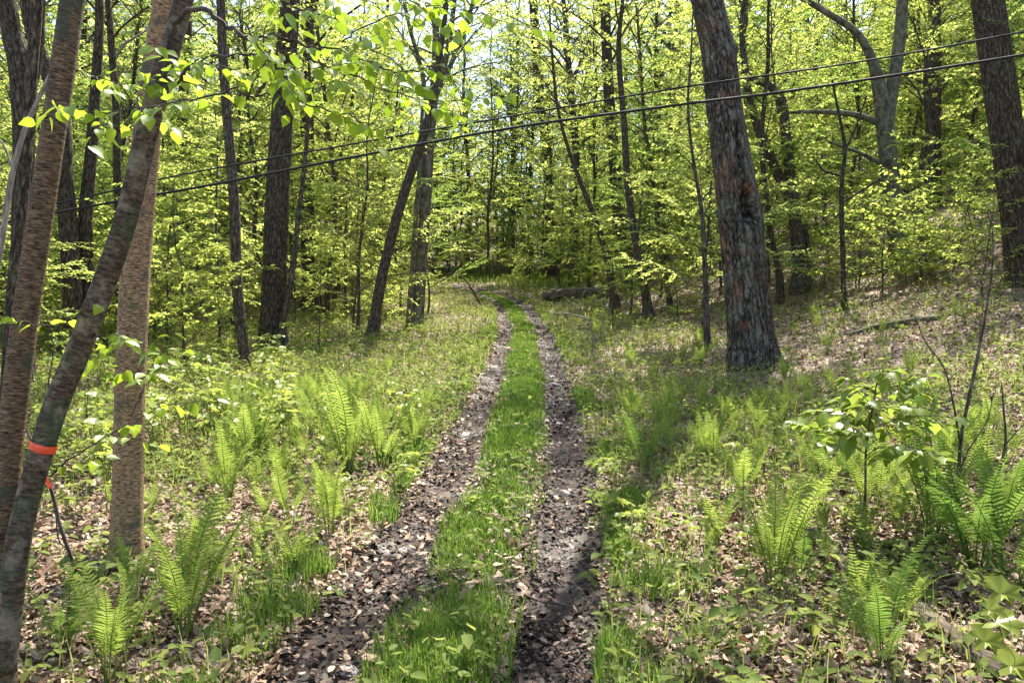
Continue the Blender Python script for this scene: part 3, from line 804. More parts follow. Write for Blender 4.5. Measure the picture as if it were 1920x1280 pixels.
BR = [([(305, 160), (316, 85), (338, 32), (375, 14), (420, 44), (460, 70), (488, 90), (495, 130), (492, 160), (478, 180)], (3.05, 2.75), .011, .006, 0, 0),
      ([(470, 72), (520, 68), (575, 85), (640, 95), (690, 118), (740, 135), (800, 128), (850, 118)], (2.75, 2.9), .0045, .0018, .03, 5),
      ([(640, 80), (690, 46), (760, 22), (850, 0), (910, -30)], (2.8, 3.1), .003, .0016, .034, 4),
      ([(575, 108), (650, 136), (700, 160), (760, 180), (815, 189), (880, 184), (960, 176)], (2.75, 3.1), .0035, .0014, .04, 3),
      ([(478, 180), (530, 172), (580, 168), (650, 155)], (2.75, 2.8), .0035, .0015, .035, 2),
      ([(500, 175), (545, 186), (600, 202), (660, 222), (700, 232), (745, 246)], (2.75, 2.6), .0035, .0015, .04, 2),
      ([(478, 190), (440, 166), (400, 180), (330, 190), (290, 201), (240, 206), (190, 209), (140, 200), (75, 186)], (2.75, 2.5), .004, .0014, .036, 4),
      ([(315, 165), (335, 150), (352, 128), (372, 112)], (3.05, 2.7), .008, .003, .03, 3),
      ([(395, 105), (450, 102), (500, 96), (560, 92)], (2.9, 2.8), .0045, .003, .045, 2),
      ([(430, -60), (480, -20), (540, 10), (600, 28), (650, 40)], (2.5, 2.6), .004, .002, .032, 4),
      ([(120, 118), (160, 140), (210, 152), (260, 162), (310, 160)], (3.2, 3.0), .003, .0015, .026, 4),
      ([(640, -40), (720, -15), (800, 10), (880, 22), (940, 40)], (2.9, 3.1), .003, .0015, .035, 4),
      ([(440, 20), (470, 60), (500, 110), (540, 130), (600, 120)], (2.6, 2.6), .003, .0015, .028, 5),
      ([(60, 925), (90, 890), (140, 855), (190, 825), (250, 792), (300, 760), (335, 728)], (3.1, 3.3), .0045, .0015, .045, 4),
      ([(70, 860), (100, 640), (70, 610), (40, 600)], (3.1, 3.0), .003, .0015, .05, 2)]
for i, (px, d, r0, r1, sp, sd) in enumerate(BR):
    spray(birch, bb, px, d, r0, r1, sp * 1.0, .05, M['stem'], 'leaf_birch', i, side=sd, sidelen=.26)
for i, (px, d) in enumerate([([(244, 610), (220, 622), (230, 640), (200, 650)], (4.6, 4.2)), ([(255, 720), (290, 690), (310, 670), (330, 610)], (4.6, 4.3)),
                             ([(246, 780), (270, 720), (240, 700), (215, 690)], (4.6, 4.3))]):
    spray(birch2, b2, px, d, .004, .0015, .05, .075, M['stem'], 'leaf_birch', 60 + i, side=2, sidelen=.25)

# tape tied round the leaning birch stem
def tape():
    q = smooth_path(np.array([[*P(X, Y, np.interp(k, [0, len(LEANPX) - 1], (3.0, 3.15))), wd / F * 3.0 / 2] for k, (X, Y, wd) in enumerate(LEANPX)]), 400)
    i = int(np.argmin(np.abs((EYE - q[:, 2]) / q[:, 1] * F + 640 - 838))); c = q[i, :3]; v = nrm(q[i + 3, :3] - q[i - 3, :3]); tr_ = q[i, 3] * 1.05 + .001
    root = thing('tape_ribbon', 'bright orange flagging tape tied round the leaning birch stem', 'ribbon', c)
    g = Geo()
    for rr in (0,):
        n = 28; a = np.linspace(0, 2 * np.pi, n, endpoint=False)
        u = nrm(np.cross(v, [0, 1.0, 0])); wv = np.cross(v, u)
        V = []
        for k, h in enumerate((-.014, -.005, .005, .014)):
            rad = tr_ + .0008 + .0022 * np.sin(a * 5 + 1.7 * k) * np.sin(a * 2 + k) + (.001 if k in (1, 2) else 0)
            V.append(v[None] * (h + .003 * np.sin(a * 2))[:, None] + rad[:, None] * (np.cos(a)[:, None] * u + np.sin(a)[:, None] * wv))
        V = np.concatenate(V)
        Q = [[k * n + j, k * n + (j + 1) % n, (k + 1) * n + (j + 1) % n, (k + 1) * n + j] for k in range(3) for j in range(n)]
        g.add(V, Q)
    link('band', g.mesh('band', (M['tape'],)), root)
    g = Geo()
    p = smooth_path(np.array([P(72, 850, 3.10), P(80, 880, 3.11), P(86, 897, 3.10), P(95, 915, 3.09)]) - c, 12)
    V = np.concatenate([p + np.array([-.010, 0, .004]), p + np.array([.008, .004, -.003])]); n = len(p)
    g.add(V, [[j, j + 1, n + j + 1, n + j] for j in range(n - 1)])
    link('tail', g.mesh('tail', (M['tape'],)), root)
tape()

# ------------------------------------------------------------------ overhead cables
def cable(label, pts, rad):
    p = smooth_path(np.array([P(X, Y, d) for X, Y, d in pts]), 90)
    base = p[0]
    g = Geo(); tube(g, p - base, rad, 8)
    o = link('overhead_cable', g.mesh('overhead_cable', (M['cable'],))); o.location = base
    tag(o, label, 'cable')
cable('thick black cable, the lower of the two strung across the path', [(-500, 520, 11.5), (100, 400, 10.9), (400, 346, 10.7), (650, 297, 10.5), (960, 240, 10.3), (1280, 196, 10.1), (1500, 168, 10.0), (1920, 103, 9.8), (2700, -30, 9.4)], .0165)
cable('thin black cable, the upper of the two strung across the path', [(-500, 505, 11.5), (100, 383, 10.9), (330, 330, 10.7), (640, 274, 10.5), (960, 218, 10.3), (1280, 164, 10.1), (1600, 118, 10.0), (1920, 60, 9.8), (2700, -90, 9.4)], .0115)

# ------------------------------------------------------------------ wood behind: individual trees
def side_of(x, y): return 'left' if x < xc(y) else 'right'
KIND_WORD = {}
used_labels = {}
def describe(kind, size, x, y):
    sx = x / y
    best = min(LM, key=lambda l: abs(l[0] / l[1] - sx) * 30 + abs(math.log(l[1] / y)) * 1.0)
    dx = sx - best[0] / best[1]
    if abs(dx) < .02: rel = 'behind' if y > best[1] else 'in front of'
    else: rel = 'right of' if dx > 0 else 'left of'
    depth = 'near' if y < 20 else ('mid distance' if y < 34 else ('far' if y < 50 else 'distant'))
    return f'{depth} {size} {kind} {rel} {best[2]}'

placed = [(l[0], l[1]) for l in LM]
def scatter(n, y0, y1, mind, pathgap, bias=1.0, xw=.70, clear=0.0, hole=False):
    out = []; tries = 0
    while len(out) < n and tries < n * 60:
        tries += 1
        y = y0 + (y1 - y0) * rng.uniform() ** bias
        x = rng.uniform(-1, 1) * (xw * y + 3)
        if abs(x - xc(y)) < pathgap and y < 47: continue
        # keep the view onto the nearest sight lines of the path open
        if y < 46 and abs(x - xc(y)) < pathgap + .02 * y: continue
        if hole and 47 < y < 57 and -7 < x < 9: continue
        if any(y < l[1] and l[1] < 24 and abs(x / y - l[0] / l[1]) * y < clear for l in LM): continue
        if any((x - a) ** 2 + (y - b) ** 2 < mind ** 2 for a, b in placed): continue
        placed.append((x, y)); out.append((x, y))
    return out

def plant(protos, name, cat, spots, s0, s1, size_words, kind, tilt=.05):
    roots = {}
    for i, (x, y) in enumerate(spots):
        k = int(rng.integers(len(protos))); p = protos[k]
        s = float(rng.uniform(s0, s1))
        size = size_words[0] if s * p['H'] < size_words[2] else size_words[1]
        lab = describe(kind, size, x, y)
        grp = used_labels.setdefault(lab, f'{kind}s in the wood {side_of(x, y)} of the path')
        if k not in roots:
            root = thing(name, lab, cat, (0, 0, 0), 0, grp)
            link('trunk', p['wood'], root)
            if p['leaf']: link('crown', p['leaf'], root)
            roots[k] = root
        else:
            root = dup(roots[k], (0, 0, 0), 0, 1, lab, grp)
        root.location = (x, y, hz(x, y)); root.scale = (s, s, s * float(rng.uniform(.92, 1.08)))
        root.rotation_euler = (float(rng.normal(0, tilt)), float(rng.normal(0, tilt)), float(rng.uniform(0, 6.28)))

tall = scatter(12, 24, 44, 4.0, 3.0, .8) + scatter(38, 47, 68, 2.8, 3.0, .9, hole=True)
for _ in range(9):
    y_ = rng.uniform(59, 68); x_ = rng.uniform(-11, 9); tall.append((x_, y_))
yng = scatter(50, 21, 40, 1.8, 2.6, .8, clear=1.0) + scatter(110, 40, 66, 1.5, 2.6, .9, clear=1.0, hole=True)
sap = scatter(200, 13, 58, .9, 1.9, .75, clear=.9)
sap += scatter(16, 9.5, 14, 1.3, 3.4, .8, xw=.8, clear=1.3)
for _ in range(60):
    y_ = rng.uniform(52, 64); x_ = rng.uniform(-10, 11)
    if any((x_ - a) ** 2 + (y_ - b) ** 2 < .8 for a, b in placed): continue
    placed.append((x_, y_)); sap.append((x_, y_))
plant(TALL, 'tall_tree', 'tree', tall, .85, 1.2, ('tall', 'very tall', 22), 'canopy tree', .02)
plant(YNG, 'young_tree', 'tree', yng, .8, 1.15, ('short', 'tall', 13), 'young tree', .04)
plant(SAP, 'sapling', 'sapling', sap, .6, 1.15, ('low', 'high', 5), 'leafy sapling', .06)

low = scatter(190, 15, 58, .7, 1.7, .8, clear=.7)
for _ in range(95):
    y_ = rng.uniform(43.5, 54); x_ = rng.uniform(-8, 11)
    if abs(x_ - xc(y_)) < 1.2: continue; low.append((x_, y_))
for _ in range(13):
    b_ = G(rng.uniform(1510, 1880), rng.uniform(470, 560)); low.append((b_[0], b_[1]))
for _ in range(14):
    b_ = G(rng.uniform(20, 460), rng.uniform(590, 660)); low.append((b_[0], b_[1]))
plant(BUSH, 'understory_bush', 'bush', low, .7, 1.4, ('low', 'tall', 2.0), 'leafy bush', .08)

# far wood that reads as one mass
def far_wood():
    W = Geo(); LF = []
    r = np.random.default_rng(77)
    for i in range(460):
        y = 57 + 41 * r.uniform() ** 1.3; x = r.uniform(-1, 1) * (.72 * y + 6)
        p = (SAP if i % 2 else YNG + TALL)[int(r.integers(5))]
        s = r.uniform(.85, 1.2) * (1.5 if i % 2 else 1); a = r.uniform(0, 6.28)
        Rm = np.array([[math.cos(a), -math.sin(a), 0], [math.sin(a), math.cos(a), 0], [0, 0, 1]])
        off = np.array([x, y, hz(x, y)])
        V, f4, f3, B = p['geo'].arrays()
        keep = 420 * 1
        W.add((V @ Rm.T) * s + off, f4[:keep * 3], None, B)
        Pp, D, N, S = p['L']; m = r.uniform(size=len(Pp)) < (.30 if i % 2 else .15)
        LF.append(((Pp[m] @ Rm.T) * s + off, D[m] @ Rm.T, N[m] @ Rm.T, S[m] * s * 1.8))
    V, f4, f3, B = W.arrays()
    V2, q, t = leaves_arrays(LEAF_FAR, *cat_leaves(LF))
    me = mesh_np('far_wood', np.concatenate([V, V2]), [f4, q + len(V)], np.concatenate([B, np.zeros_like(V2)]), False, (M['dark'], M['leaf_far']),
                 np.concatenate([np.zeros(len(f4), int), np.ones(len(q), int)]))
    o = link('far_wood', me)
    tag(o, 'far off wood of pale green trees up the hill', 'wood', kind='stuff')
far_wood()

# ------------------------------------------------------------------ ferns
def frond(seed, arch, npin=25, teeth=7, stalk=.33):
    r = np.random.default_rng(seed); g = Geo()
    s = np.linspace(0, 1, 26); th = arch * s ** 1.8
    dx = np.sin(th); dz = np.cos(th)
    x = np.concatenate([[0], np.cumsum(dx[:-1])]) / 25; z = np.concatenate([[0], np.cumsum(dz[:-1])]) / 25
    y = .02 * np.sin(s * 3 + r.uniform(0, 6))
    pts = np.stack([x, y, z], -1)
    tube(g, pts, np.linspace(.0075, .0015, 26), 4, cap=False)
    T = nrm(np.gradient(pts, axis=0))
    for i in range(npin):
        q = stalk + (.985 - stalk) * (i + .5) / npin
        f = q * 25; m = min(int(f), 24); p = pts[m] + (pts[m + 1] - pts[m]) * (f - m)
        t = T[m]; e = (q - stalk) / (1 - stalk)
        L = (.13 * min(1, .35 + e * 3.2) * (1 - e) ** .75 + .010) * r.uniform(.8, 1.12)
        up = np.cross(t, [0, 1.0, 0]) * -1
        for sg in (1, -1):
            v = nrm(np.array([0, sg, 0]) + t * (.32 + r.normal(0, .06)) + up * r.normal(-.12, .1))
            wd = nrm(np.cross(v, up)); nn = np.cross(wd, v)
            k = np.linspace(0, 1, 2 * teeth + 1)
            hw = .0105 * (1 - k ** 2.2) ** .6 * np.where(np.arange(len(k)) % 2 == 0, .62, 1.0) * (.6 + .4 * min(1, L / .12))
            bend = -.18 * k ** 2 * L
            c = p + v * (k * L)[:, None] + nn * bend[:, None] * np.sign(nn[2] if nn[2] else 1)
            V = np.concatenate([c + wd * hw[:, None], c - wd * hw[:, None]]); n = len(k)
            g.add(V, [[j, j + 1, n + j + 1, n + j] for j in range(n - 1)])
    return g
FG = [frond(i, a) for i, a in enumerate([.2, .38, .55, .75, .95, .3, .65])]
FGF = [frond(i + 20, a, 16, 2) for i, a in enumerate([.4, .7, 1.0])]
FM = {k: [g.mesh('frond', (M[k],), False) for g in FG] for k in ('fern', 'fern_shaded')}

def fern(loc, h, n, label, group=None, mat='fern', tilt=(.12, .5)):
    root = thing('fern', label, 'fern', loc, float(rng.uniform(0, 6.28)), group)
    root.location.z -= .01
    for i in range(n):
        k = int(rng.integers(7))
        f = link('frond', FM[mat][k], root)
        s = h * float(rng.uniform(.5, 1.08)) * (1.0 + .06 * (k % 5))
        a = i * 6.283 / n + float(rng.uniform(-.4, .4))
        f.rotation_euler = (float(rng.normal(0, .13)), float(rng.uniform(*tilt)), a)
        f.scale = (s, s, s)
        f.location = (math.cos(a) * .02, math.sin(a) * .02, 0)
    return root

NF = [  # base pixel X, Y, height px, fronds, lit or shaded leaf colour, label
    (345, 1195, 265, 9, 'fern', 'tall vase shaped fern in front of the upright yellow birch'),
    (205, 1290, 250, 6, 'fern', 'large fern at the lower left beside the birch foot'),
    (120, 1230, 170, 6, 'fern_shaded', 'shaded fern hugging the foot of the twin stemmed birch'),
    (620, 1008, 180, 6, 'fern', 'slim bright fern on bare leaf litter left of the left rut'),
    (545, 985, 140, 5, 'fern', 'small pale fern left of the slim bright fern'),
    (470, 880, 160, 7, 'fern', 'bright fern right of the upright birch amid yellow seedlings'),
    (428, 930, 130, 6, 'fern', 'fern behind the tall vase shaped fern'),
    (652, 890, 180, 7, 'fern', 'sunlit fern at the near edge of the bright fern patch'),
    (715, 880, 170, 6, 'fern', 'sunlit fern beside the grass edge of the left rut'),
    (780, 850, 120, 6, 'fern', 'fern next to the tuft of grass by the left rut'),
    (250, 1120, 120, 5, 'fern_shaded', 'low dark fern at the foot of the upright birch'),
    (1655, 1262, 255, 5, 'fern_shaded', 'large open fern in the lower right with arching fronds'),
    (1500, 1090, 120, 5, 'fern_shaded', 'small dark fern beside the fallen branch on the right'),
    (1452, 1108, 240, 9, 'fern', 'tall bunched fern with many thin stalks on the right'),
    (1395, 940, 120, 6, 'fern', 'light fern left of the tall bunched fern'),
    (1335, 872, 110, 6, 'fern', 'upright fern in a sunny spot below the huge old tree'),
    (1530, 890, 120, 6, 'fern_shaded', 'shaded fern below the leafy foreground sapling'),
    (1590, 905, 110, 5, 'fern_shaded', 'dark fern beside the foreground sapling stem'),
    (1745, 1010, 200, 7, 'fern_shaded', 'tall dark fern left of the bare twiggy sapling'),
    (1830, 1080, 250, 8, 'fern_shaded', 'dense dark fern below the bare twiggy sapling'),
    (1900, 1120, 260, 8, 'fern_shaded', 'dense dark fern at the right edge above the maple leaves'),
    (1765, 880, 150, 6, 'fern_shaded', 'green fern behind the bare twiggy sapling'),
    (1880, 990, 160, 6, 'fern_shaded', 'shaded fern at the right edge behind the dense ferns'),
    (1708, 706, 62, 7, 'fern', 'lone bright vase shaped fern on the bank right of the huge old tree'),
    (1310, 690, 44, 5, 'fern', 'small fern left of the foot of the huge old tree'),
    (1205, 880, 110, 6, 'fern_shaded', 'shaded green fern by the grass right of the path'),
    (1180, 790, 70, 6, 'fern', 'fern right of the right rut in mid distance'),
    (1475, 720, 60, 6, 'fern_shaded', 'shaded fern right of the foot of the huge old tree'),
    (1255, 810, 80, 6, 'fern', 'fern amid seedlings well right of the right rut'),
    (1120, 630, 40, 6, 'fern', 'bright fern beside the dead twiggy branch'),
]
for X, Y, hp, n, tone, lab in NF:
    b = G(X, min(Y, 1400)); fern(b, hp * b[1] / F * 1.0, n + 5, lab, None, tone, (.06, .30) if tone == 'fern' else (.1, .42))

# distant ferns: one mesh each
def fern_far(seed, n):
    r = np.random.default_rng(seed); g = Geo()
    for i in range(n):
        V, f4, f3, B = FGF[int(r.integers(3))].arrays()
        a = i * 6.283 / n + r.uniform(-.4, .4); b = r.uniform(.05, .38); s = r.uniform(.75, 1.1)
        Ry = np.array([[math.cos(b), 0, math.sin(b)], [0, 1, 0], [-math.sin(b), 0, math.cos(b)]])
        Rz = np.array([[math.cos(a), -math.sin(a), 0], [math.sin(a), math.cos(a), 0], [0, 0, 1]])
        g.add((V * s) @ Ry.T @ Rz.T, f4, f3, B)
    return g.mesh('fern', (M['fern'],), False)
FF = [fern_far(i, n) for i, n in enumerate([6, 8, 10, 7])]
def ferns_in(n, xr, yr, hr, label, group, cond=None):
    k = 0; t = 0
    while k < n and t < n * 50:
        t += 1
        y = float(rng.uniform(*yr)); x = float(rng.uniform(xr[0], xr[1]))
        if cond is not None and not cond(x, y): continue
        if abs(x - xc(y)) < .95: continue
        o = link('fern', FF[int(rng.integers(4))]); k += 1
        s = float(rng.uniform(*hr)); o.scale = (s, s, s); o.rotation_euler = (0, 0, float(rng.uniform(0, 6.28)))
        o.location = (x, y, hz(x, y) - .01)
        tag(o, label, 'fern', group)
pn = lambda x, y: float(vnoise(np.array([x * .8]), np.array([y * .8]), 55)[0]) > .45
ferns_in(110, (-3.4, -.95), (6.2, 10.5), (.22, .48), 'sunlit yellow green fern in the bright patch left of the path', 'ferns in the bright patch left of the path', lambda x, y: pn(x, y) and x > -.36 * y)
ferns_in(24, (-5.5, -1.2), (10.5, 17), (.2, .4), 'small fern on the sunny ground left of the path before the thick trunk', 'ferns left of the path before the thick dark trunk')
ferns_in(60, (1.1, 3.6), (4.6, 10), (.2, .44), 'light green fern among seedlings right of the path', 'ferns among the seedlings right of the path', lambda x, y: pn(x, y) and x < .45 * y)
ferns_in(34, (2.2, 4.2), (3.8, 7), (.3, .5), 'green fern in the shady thicket at the lower right', 'ferns in the lower right thicket', lambda x, y: x < .64 * y and x > .38 * y)
ferns_in(44, (1.0, 3.2), (3.6, 8.5), (.22, .42), 'thin upright fern on leaf litter between the right rut and the ferny thicket', 'thin ferns right of the right rut', lambda x, y: x < .5 * y)
ferns_in(26, (-3.0, -.9), (4.3, 6.6), (.2, .36), 'thin small fern on leaf litter left of the left rut near the viewer', 'thin ferns left of the left rut', lambda x, y: x > -.5 * y)
ferns_in(22, (1.5, 6.5), (10, 20), (.3, .5), 'small fern on the right bank around the huge old tree', 'ferns on the right bank')
ferns_in(46, (-1.5, 6.5), (37, 46), (.55, .9), 'bright fern in the sunny patch right of the path bend', 'ferns in the sunny patch at the bend')

# ------------------------------------------------------------------ seedlings and shrubs (countable, low)
def shrubs(spots, label, group, s0=.6, s1=1.1, protos=SHR, name='leafy_shrub', cat='shrub'):
    roots = {}
    for x, y in spots:
        k = int(rng.integers(len(protos))); p = protos[k]
        if k not in roots:
            root = thing(name, label, cat, (0, 0, 0), 0, group); link('stem', p['wood'], root); link('foliage', p['leaf'], root); roots[k] = root
        else: root = dup(roots[k], (0, 0, 0))
        s = float(rng.uniform(s0, s1)); root.scale = (s, s, s); root.location = (x, y, hz(x, y)); root.rotation_euler = (float(rng.normal(0, .1)), float(rng.normal(0, .1)), float(rng.uniform(0, 6.28)))
def rnd_spots(n, X, Y):
    out = []
    for i in range(n):
        b = G(rng.uniform(*X), rng.uniform(*Y)); out.append((b[0], b[1]))
    return out
def seedling_proto(seed, H, n, sz):
    r = np.random.default_rng(seed); g = Geo()
    p = smooth_path(np.array([[0, 0, -.04], [r.normal(0, .02), r.normal(0, .02), H * .5], [r.normal(0, .04), r.normal(0, .04), H]]), 8)
    tube(g, p, np.linspace(.004, .0025, 8), 5)
    pp, D, N, S = [], [], [], []
    for i in range(n):
        a = i * 2.4 + r.uniform(-.3, .3); z = p[-1] if i < 4 else p[5]
        L = r.uniform(.05, .13); e = r.uniform(.1, .6); tip = z + unit(a, e) * L
        tube(g, np.array([z, (z + tip) / 2 + np.array([0, 0, .008]), tip]), .0014, 3, cap=False)
        pp.append(tip); D.append(unit(a, r.uniform(-.75, -.2))); N.append([math.sin(a) * .45 + r.normal(0, .12), math.cos(a) * .45 + r.normal(0, .12), 1]); S.append(sz * r.uniform(.7, 1.15))
    L = (np.array(pp), np.array(D), nrm(np.array(N)), np.array(S))
    return dict(wood=g.mesh('stem', (M['stem_green'],)), leaf=leaves_mesh('foliage', LEAF_MAPLE, L, M['leaf_maple']))
SEED = [seedling_proto(i, H, n, z) for i, (H, n, z) in enumerate([(.42, 6, .15), (.3, 5, .13), (.55, 8, .15), (.36, 6, .17), (.22, 4, .11)])]
shrubs(rnd_spots(86, (265, 540), (640, 870)), 'pale broad leaved seedling in the sunny patch between upright birch and spotted trunk', 'seedlings right of the upright birch', .7, 1.25, SEED, 'maple_seedling', 'seedling')
shrubs(rnd_spots(30, (70, 215), (630, 980)), 'pale broad leaved seedling on the ground between the two birches', 'broad leaved seedlings between the birches', .7, 1.2, SEED, 'maple_seedling', 'seedling')
shrubs(rnd_spots(14, (560, 800), (760, 960)), 'yellowish broad leaved seedling among ferns left of the left rut', 'seedlings near the left rut', .5, .9, SEED, 'maple_seedling', 'seedling')
shrubs(rnd_spots(26, (1110, 1500), (900, 1180)), 'small broad leaved seedling on leaf litter right of the right rut', 'seedlings near the right rut', .35, .7, SEED, 'maple_seedling', 'seedling')
shrubs(rnd_spots(22, (270, 480), (640, 700)), 'leafy shrub at the back of the sunny patch by the spotted trunk', 'shrubs by the spotted trunk', .5, .9)
shrubs(rnd_spots(24, (60, 230), (640, 900)), 'pale leafy seedling seen between the two birches', 'seedlings between the birches', .4, .8)
shrubs(rnd_spots(16, (560, 860), (610, 680)), 'low leafy shrub left of the path before the leaning trunk', 'shrubs left of the path', .4, .9)
shrubs(rnd_spots(20, (1450, 1900), (540, 690)), 'low leafy shrub on the shaded right bank', 'shrubs on the right bank', .4, .9)
shrubs(rnd_spots(14, (1080, 1330), (610, 700)), 'low leafy shrub between the path and the huge old tree', 'shrubs right of the path', .3, .7)
shrubs(rnd_spots(30, (1180, 1500), (740, 900)), 'small leafy seedling among the ferns right of the path', 'seedlings among the right ferns', .25, .5)
shrubs(rnd_spots(22, (880, 1150), (490, 525)), 'bushy shrub behind the sunny bend of the path', 'bushes at the bend', .5, 1.0, BUSH, 'leafy_shrub', 'shrub')

# leafy foreground sapling on the right
def fore_sapling():
    b = G(1612, 1010)
    r = np.random.default_rng(3)
    root = thing('sapling', 'knee high leafy sapling with a bare lower stem among the right foreground ferns', 'sapling', b)
    d = b[1]
    path = smooth_path(np.array([P(1612, 1016, d), P(1622, 930, d), P(1624, 840, d), P(1640, 740, d), P(1650, 690, d)]) - b, 20)
    g = Geo(); rad = np.linspace(.009, .003, 20); tube(g, path, rad, 8)
    L = gen_branches(g, r, path, rad, b0=.45, b1=.98, nb=20, blen=.55, el0=.5, el1=.0, lsize=.085, lspace=.03, nsub=6, subf=.5)
    link('stem', g.mesh('stem', (M['stem'],)), root)
    link('foliage', leaves_mesh('foliage', LEAF_NEAR, L, M['leaf_shrub']), root)
fore_sapling()

def bare_sapling(name, label, cat, stems, d, mat, leafn=0):
    b = P(*stems[0][0][:2], d); b[2] = hz(b[0], b[1])
    root = thing(name, label, cat, b)
    for i, s in enumerate(stems):
        g = Geo(); sp = smooth_path(np.array([[*P(X, Y, d + .05 * i), wd / F * d / 2 * .72] for X, Y, wd in s]), 24)
        if i == 0: sp[0, 2] = min(sp[0, 2], b[2] - .03)
        tube(g, sp[:, :3] - b, sp[:, 3], 7)
        link('stem' if i == 0 else 'twig', g.mesh('stem', (mat,)), root)
    return root
dd = float(G(1800, 980)[1])
bare_sapling('bare_sapling', 'thin bare twiggy sapling rising from the ferns on the right', 'sapling', [
    [(1795, 985, 11), (1797, 900, 10), (1802, 820, 9), (1822, 720, 9), (1842, 620, 7), (1856, 540, 6), (1862, 470, 4), (1858, 400, 2)],
    [(1800, 830, 6), (1788, 760, 5), (1770, 690, 4), (1735, 640, 3), (1715, 590, 2)],
    [(1796, 900, 5), (1812, 850, 4), (1850, 790, 3), (1862, 740, 2)],
    [(1842, 612, 3), (1800, 590, 2), (1745, 575, 2)]], dd, M['stem'])
dd = float(G(1868, 940)[1])
bare_sapling('bare_sapling', 'second bare twiggy stem near the right edge, right of the taller bare sapling', 'sapling', [
    [(1858, 950, 9), (1872, 890, 8), (1885, 830, 7), (1882, 770, 5), (1878, 720, 3)],
    [(1884, 835, 4), (1905, 810, 3), (1935, 780, 2)]], dd, M['stem'])
dd = float(G(145, 1085)[1])
bare_sapling('crooked_stem', 'crooked thin grey stem bending behind the leaning birch stem', 'sapling', [
    [(146, 1090, 12), (132, 1040, 10), (112, 985, 10), (98, 925, 9), (84, 890, 8), (58, 825, 8), (36, 775, 7), (20, 720, 5)],
    [(128, 1030, 4), (112, 1015, 4), (106, 985, 3), (104, 930, 2)]], dd, M['stem'])

# big maple leaves in the lower right corner
def maple_corner():
    b = G(1905, 1275); b = P(1935, 1330, 2.55); b[2] = hz(b[0], b[1])
    root = thing('maple_seedling', 'maple seedling with big pale lobed leaves in the lower right corner', 'seedling', b)
    g = Geo(); d = 2.5
    tips = [(1870, 1105, -1, .15), (1905, 1065, 1, .12), (1880, 1170, -1, .16), (1840, 1195, -1, .14), (1915, 1150, 1, .15), (1890, 1240, -1, .16), (1930, 1215, 1, .16), (1850, 1145, -1, .1)]
    top = P(1925, 1130, 2.55) - b
    tube(g, smooth_path(np.array([[0, 0, -.05], top * .5 + np.array([.01, 0, 0]), top]), 10), np.linspace(.005, .003, 10), 6)
    pp, D, N, S = [], [], [], []
    r = np.random.default_rng(5)
    for X, Y, sg, sz in tips:
        e = P(X + 22, Y - 12, d + r.uniform(-.12, .12)) - b
        s0 = top * r.uniform(.55, 1)
        tube(g, smooth_path(np.array([s0, (s0 + e) / 2 + np.array([0, 0, .02]), e]), 7), .0014, 4)
        pp.append(e); D.append(np.array([sg * .75, r.uniform(-.8, .2), r.uniform(-.7, -.15)])); N.append(np.array([r.normal(0, .25), r.uniform(-.7, -.1), 1])); S.append(sz)
    link('stem', g.mesh('stem', (M['stem_green'],)), root)
    link('foliage', leaves_mesh('foliage', LEAF_MAPLE, (np.array(pp), np.array(D), nrm(np.array(N)), np.array(S)), M['leaf_maple']), root)
maple_corner()

# ------------------------------------------------------------------ logs, dead branches, stones, sticks
def log(name, label, cat, px, mat, lift=.5, sides=18, seed=0, ends=True, n=50):
    pts = []
    for X, Y, wd in px:
        b = G(X, Y); rr = wd / F * b[1] / 2; b[2] += rr * lift; pts.append([*b, rr])
    sp = smooth_path(np.array(pts), n); base = sp[0, :3].copy()
    g = Geo(); tube(g, sp[:, :3] - base, sp[:, 3], sides, wob=barkwob(.05, 7, seed))
    o = link(name, g.mesh(name, (mat,))); o.location = base
    return tag(o, label, cat)
log('fallen_log', 'broken reddish rotten log lying on the right bank behind the bare sapling', 'log', [(1590, 632, 12), (1640, 622, 18), (1700, 612, 20), (1765, 600, 15)], M['log'], seed=1)
log('fallen_log', 'mossy dark log lying right of the path before the bend', 'log', [(1018, 566, 22), (1060, 564, 26), (1110, 562, 26), (1150, 556, 20)], M['log'], .8, seed=2)
log('fallen_log', 'mossy grey rotting branch lying across the lower right ferns', 'log', [(1530, 1010, 34), (1560, 1050, 36), (1600, 1085, 34), (1640, 1110, 26)], M['log'], seed=3)
log('fallen_log', 'dark rotting branch piece in the lower right corner', 'log', [(1725, 1160, 40), (1780, 1205, 40), (1830, 1245, 46), (1890, 1275, 50)], M['log'], seed=4)
log('fallen_branch', 'straight dead branch lying left of the upright birch foot', 'branch', [(105, 1055, 9), (160, 1055, 10), (210, 1052, 9), (290, 1050, 8)], M['stem'], .7, 8, 5)
log('fallen_branch', 'grey dead branch below the thick dark trunk left of the path', 'branch', [(500, 685, 7), (540, 700, 7), (560, 722, 5)], M['pale_twig'], 1, 8, 6)
log('fallen_branch', 'long dark branch on the bank below the grey beech', 'branch', [(1610, 522, 6), (1660, 512, 8), (1720, 500, 7), (1790, 480, 5)], M['dark'], 1, 8, 7)
log('fallen_branch', 'thin dark branch lying on leaves right of the huge old tree', 'branch', [(1482, 612, 4), (1500, 595, 4), (1530, 578, 4), (1560, 575, 3)], M['dark'], 1, 8, 8)
log('fallen_branch', 'curved dark stick across the lower right leaf litter', 'branch', [(1530, 1152, 5), (1620, 1150, 6), (1710, 1145, 6), (1770, 1150, 6), (1830, 1165, 5)], M['dark'], 1.6, 8, 9)

